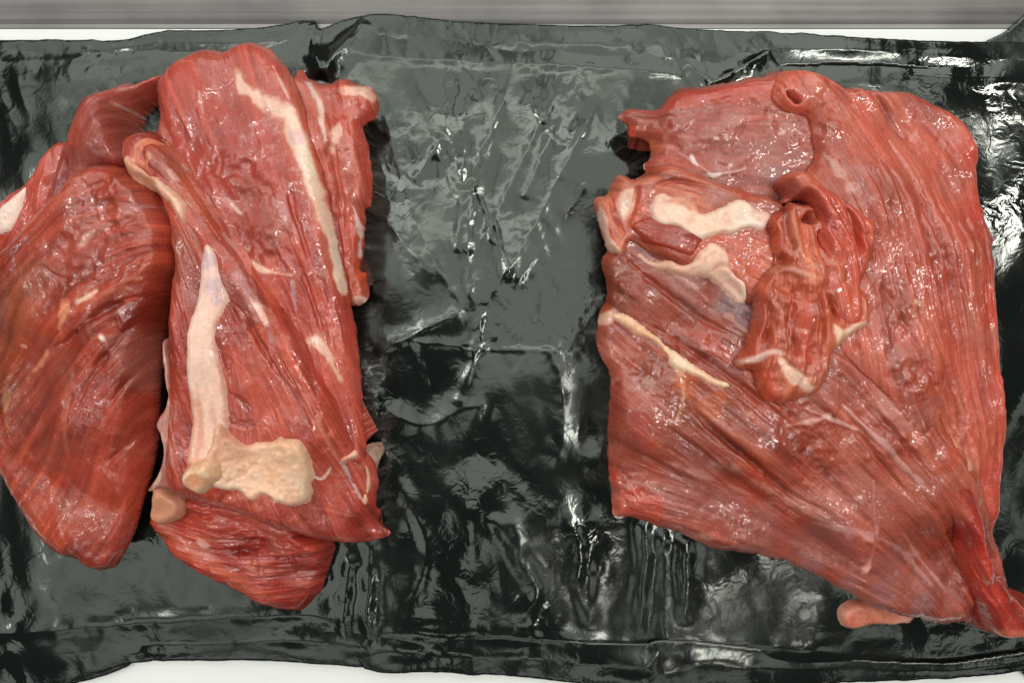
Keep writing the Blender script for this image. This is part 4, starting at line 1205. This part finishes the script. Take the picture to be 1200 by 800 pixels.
# torn flap on top: inner torn part, then the outer band
P('torn_flap', [(905, 262), (912, 246), (926, 238), (950, 236), (968, 262), (985, 300), (1002, 330), (1016, 352), (1014, 378), (996, 396), (977, 414), (972, 440), (956, 460), (936, 470), (905, 473), (890, 452),
                (889, 434), (870, 433), (865, 421), (880, 408), (880, 392), (888, 360), (884, 340), (896, 322), (913, 310), (908, 284)],
  tops=[(925, 270, 66), (915, 360, 66), (960, 350, 70), (940, 430, 67), (895, 420, 64), (1000, 360, 67), (900, 460, 62)], R=12, zo=62, sink=1, guides=[[(935, 240), (930, 320), (935, 400), (920, 465)], [(950, 260), (975, 340), (975, 420)]],
  cols=((186, 92, 72), (152, 62, 48), (206, 122, 98)), seed=32, coarse=1.15, csig=4.0, lump=1.1, jit=2.2, clen=35,
  marks=[('rough', [(930, 330, 40), (920, 420, 40)], 1.0), ('line', DK, [(926, 325, 1.5), (922, 365, 2), (916, 405, 1.5)], 0.5, -2, 0.5, 0.8), ('line', DK, [(948, 320, 1.5), (957, 375, 2), (952, 425, 1.5)], 0.5, -2.2, 0.5, 0.8), ('line', DK, [(944, 248, 4), (948, 256, 8), (950, 264, 5)], 0.8, -9, 0.3, 0.6), ('line', DK, [(958, 270, 2), (962, 284, 3), (966, 294, 2)], 0.75, -6, 0.3, 0.5), ('line', DK, [(904, 296, 3), (914, 304, 5), (922, 312, 2)], 0.55, -4, 0.4, 1),
         ('line', (214, 140, 112), [(926, 250, 4), (930, 280, 6), (938, 310, 5)], 0.6, 1.8, 0.6, 1), ('line', (200, 146, 128), [(900, 320, 3), (916, 316, 5), (936, 322, 4), (948, 330, 2)], 0.55, 1.4, 0.6, 1.5),
         ('line', DK, [(896, 350, 2), (900, 380, 3), (890, 405, 2)], 0.5, -3, 0.5, 1), ('line', DK, [(924, 392, 2), (928, 408, 3), (926, 416, 1)], 0.5, -3, 0.5, 0.6), ('line', DK, [(962, 344, 2), (970, 362, 3), (978, 380, 1.5)], 0.65, -4, 0.5, 0.6),
         ('line', (200, 84, 52), [(936, 350, 6), (940, 380, 9), (938, 405, 6)], 0.55, 0.6, 0.6, 1.5), ('line', CREAM, [(908, 418, 3), (918, 434, 5), (934, 446, 5), (948, 456, 4)], 0.85, 0.6, 0.4, 1.6),
         ('line', (232, 200, 186), [(868, 424, 3), (884, 420, 3), (898, 412, 3), (912, 413, 2)], 0.75, 0.8, 0.4, 1), ('zone', (200, 74, 56), [(900, 460, 14), (940, 420, 16), (898, 440, 10)], 0.55, 0.3),
         ('poly', (238, 206, 172), [(971, 382), (984, 386), (1008, 376), (1012, 384), (990, 400), (976, 412)], 0.9, 0.5, 2, 1), ('line', (206, 146, 140), [(958, 458, 3), (974, 440, 3), (978, 416, 3), (1010, 388, 3)], 0.6, 0.3, 0.5, 1)])
P('torn_flap', [(922, 208), (930, 197), (952, 195), (976, 218), (994, 231), (1018, 250), (1032, 262), (1031, 288), (1021, 316), (1011, 337), (1014, 360), (1006, 378), (990, 376), (978, 350), (972, 330), (978, 318), (972, 298), (965, 274), (961, 250),
                (950, 230), (926, 234), (930, 222)],
  tops=[(935, 208, 65), (962, 240, 67.5), (1000, 245, 65), (1022, 268, 64.5), (985, 300, 68), (1000, 345, 67.5)], R=9, zo=66, sink=1, guides=[[(930, 205), (970, 260), (1000, 340)], [(980, 228), (1015, 280), (1010, 340)]],
  cols=((204, 100, 86), (176, 74, 62), (216, 124, 108)), seed=33, coarse=0.6, lump=0.7, jit=1.5, clen=40,
  marks=[('line', DK, [(988, 236, 2), (996, 258, 4), (1004, 286, 3), (1004, 300, 1)], 0.7, -5, 0.5, 0.6), ('line', (196, 112, 104), [(990, 244, 2), (998, 262, 3), (1002, 278, 2)], 0.4, 0, 0.5, 1),
         ('line', CREAM, [(1030, 262, 2), (1030, 285, 3), (1020, 312, 2.5), (1012, 334, 2)], 0.8, 0.5, 0.4, 0.8),
         ('zone', (206, 120, 92), [(938, 206, 12), (955, 216, 10)], 0.55, 0.3), ('line', (214, 170, 150), [(970, 218, 1.5), (982, 234, 2), (990, 246, 1)], 0.5, 0.3, 0.4, 1)])

scrap = Meat('meat_scrap', 'small pink scrap of fatty meat poking out below the right beef piece', (0.21, -0.159, 0.0), (950, 680, 1100, 760))
scrap.part('scrap_body', [(976, 713), (981, 704), (992, 698), (1010, 696), (1026, 700), (1040, 706), (1056, 711), (1070, 716), (1066, 729), (1050, 732), (1036, 732), (1020, 732), (1006, 735), (995, 737), (984, 732), (978, 724)],
           tops=[(990, 716, 14), (1010, 712, 13), (1040, 718, 12), (1060, 722, 9)], R=12, zb=1.0, zo=5, cols=((228, 156, 136), (206, 116, 102), (240, 186, 164)), seed=40, lump=1.0, coarse=0.4, jit=1.0, mat=M_FAT,
           marks=[('zone', (226, 150, 96), [(1000, 710, 9), (1030, 720, 9)], 0.5, 0.3), ('zone', (214, 110, 104), [(996, 726, 9)], 0.6, 0.3)])

sc.cycles.use_denoising = True
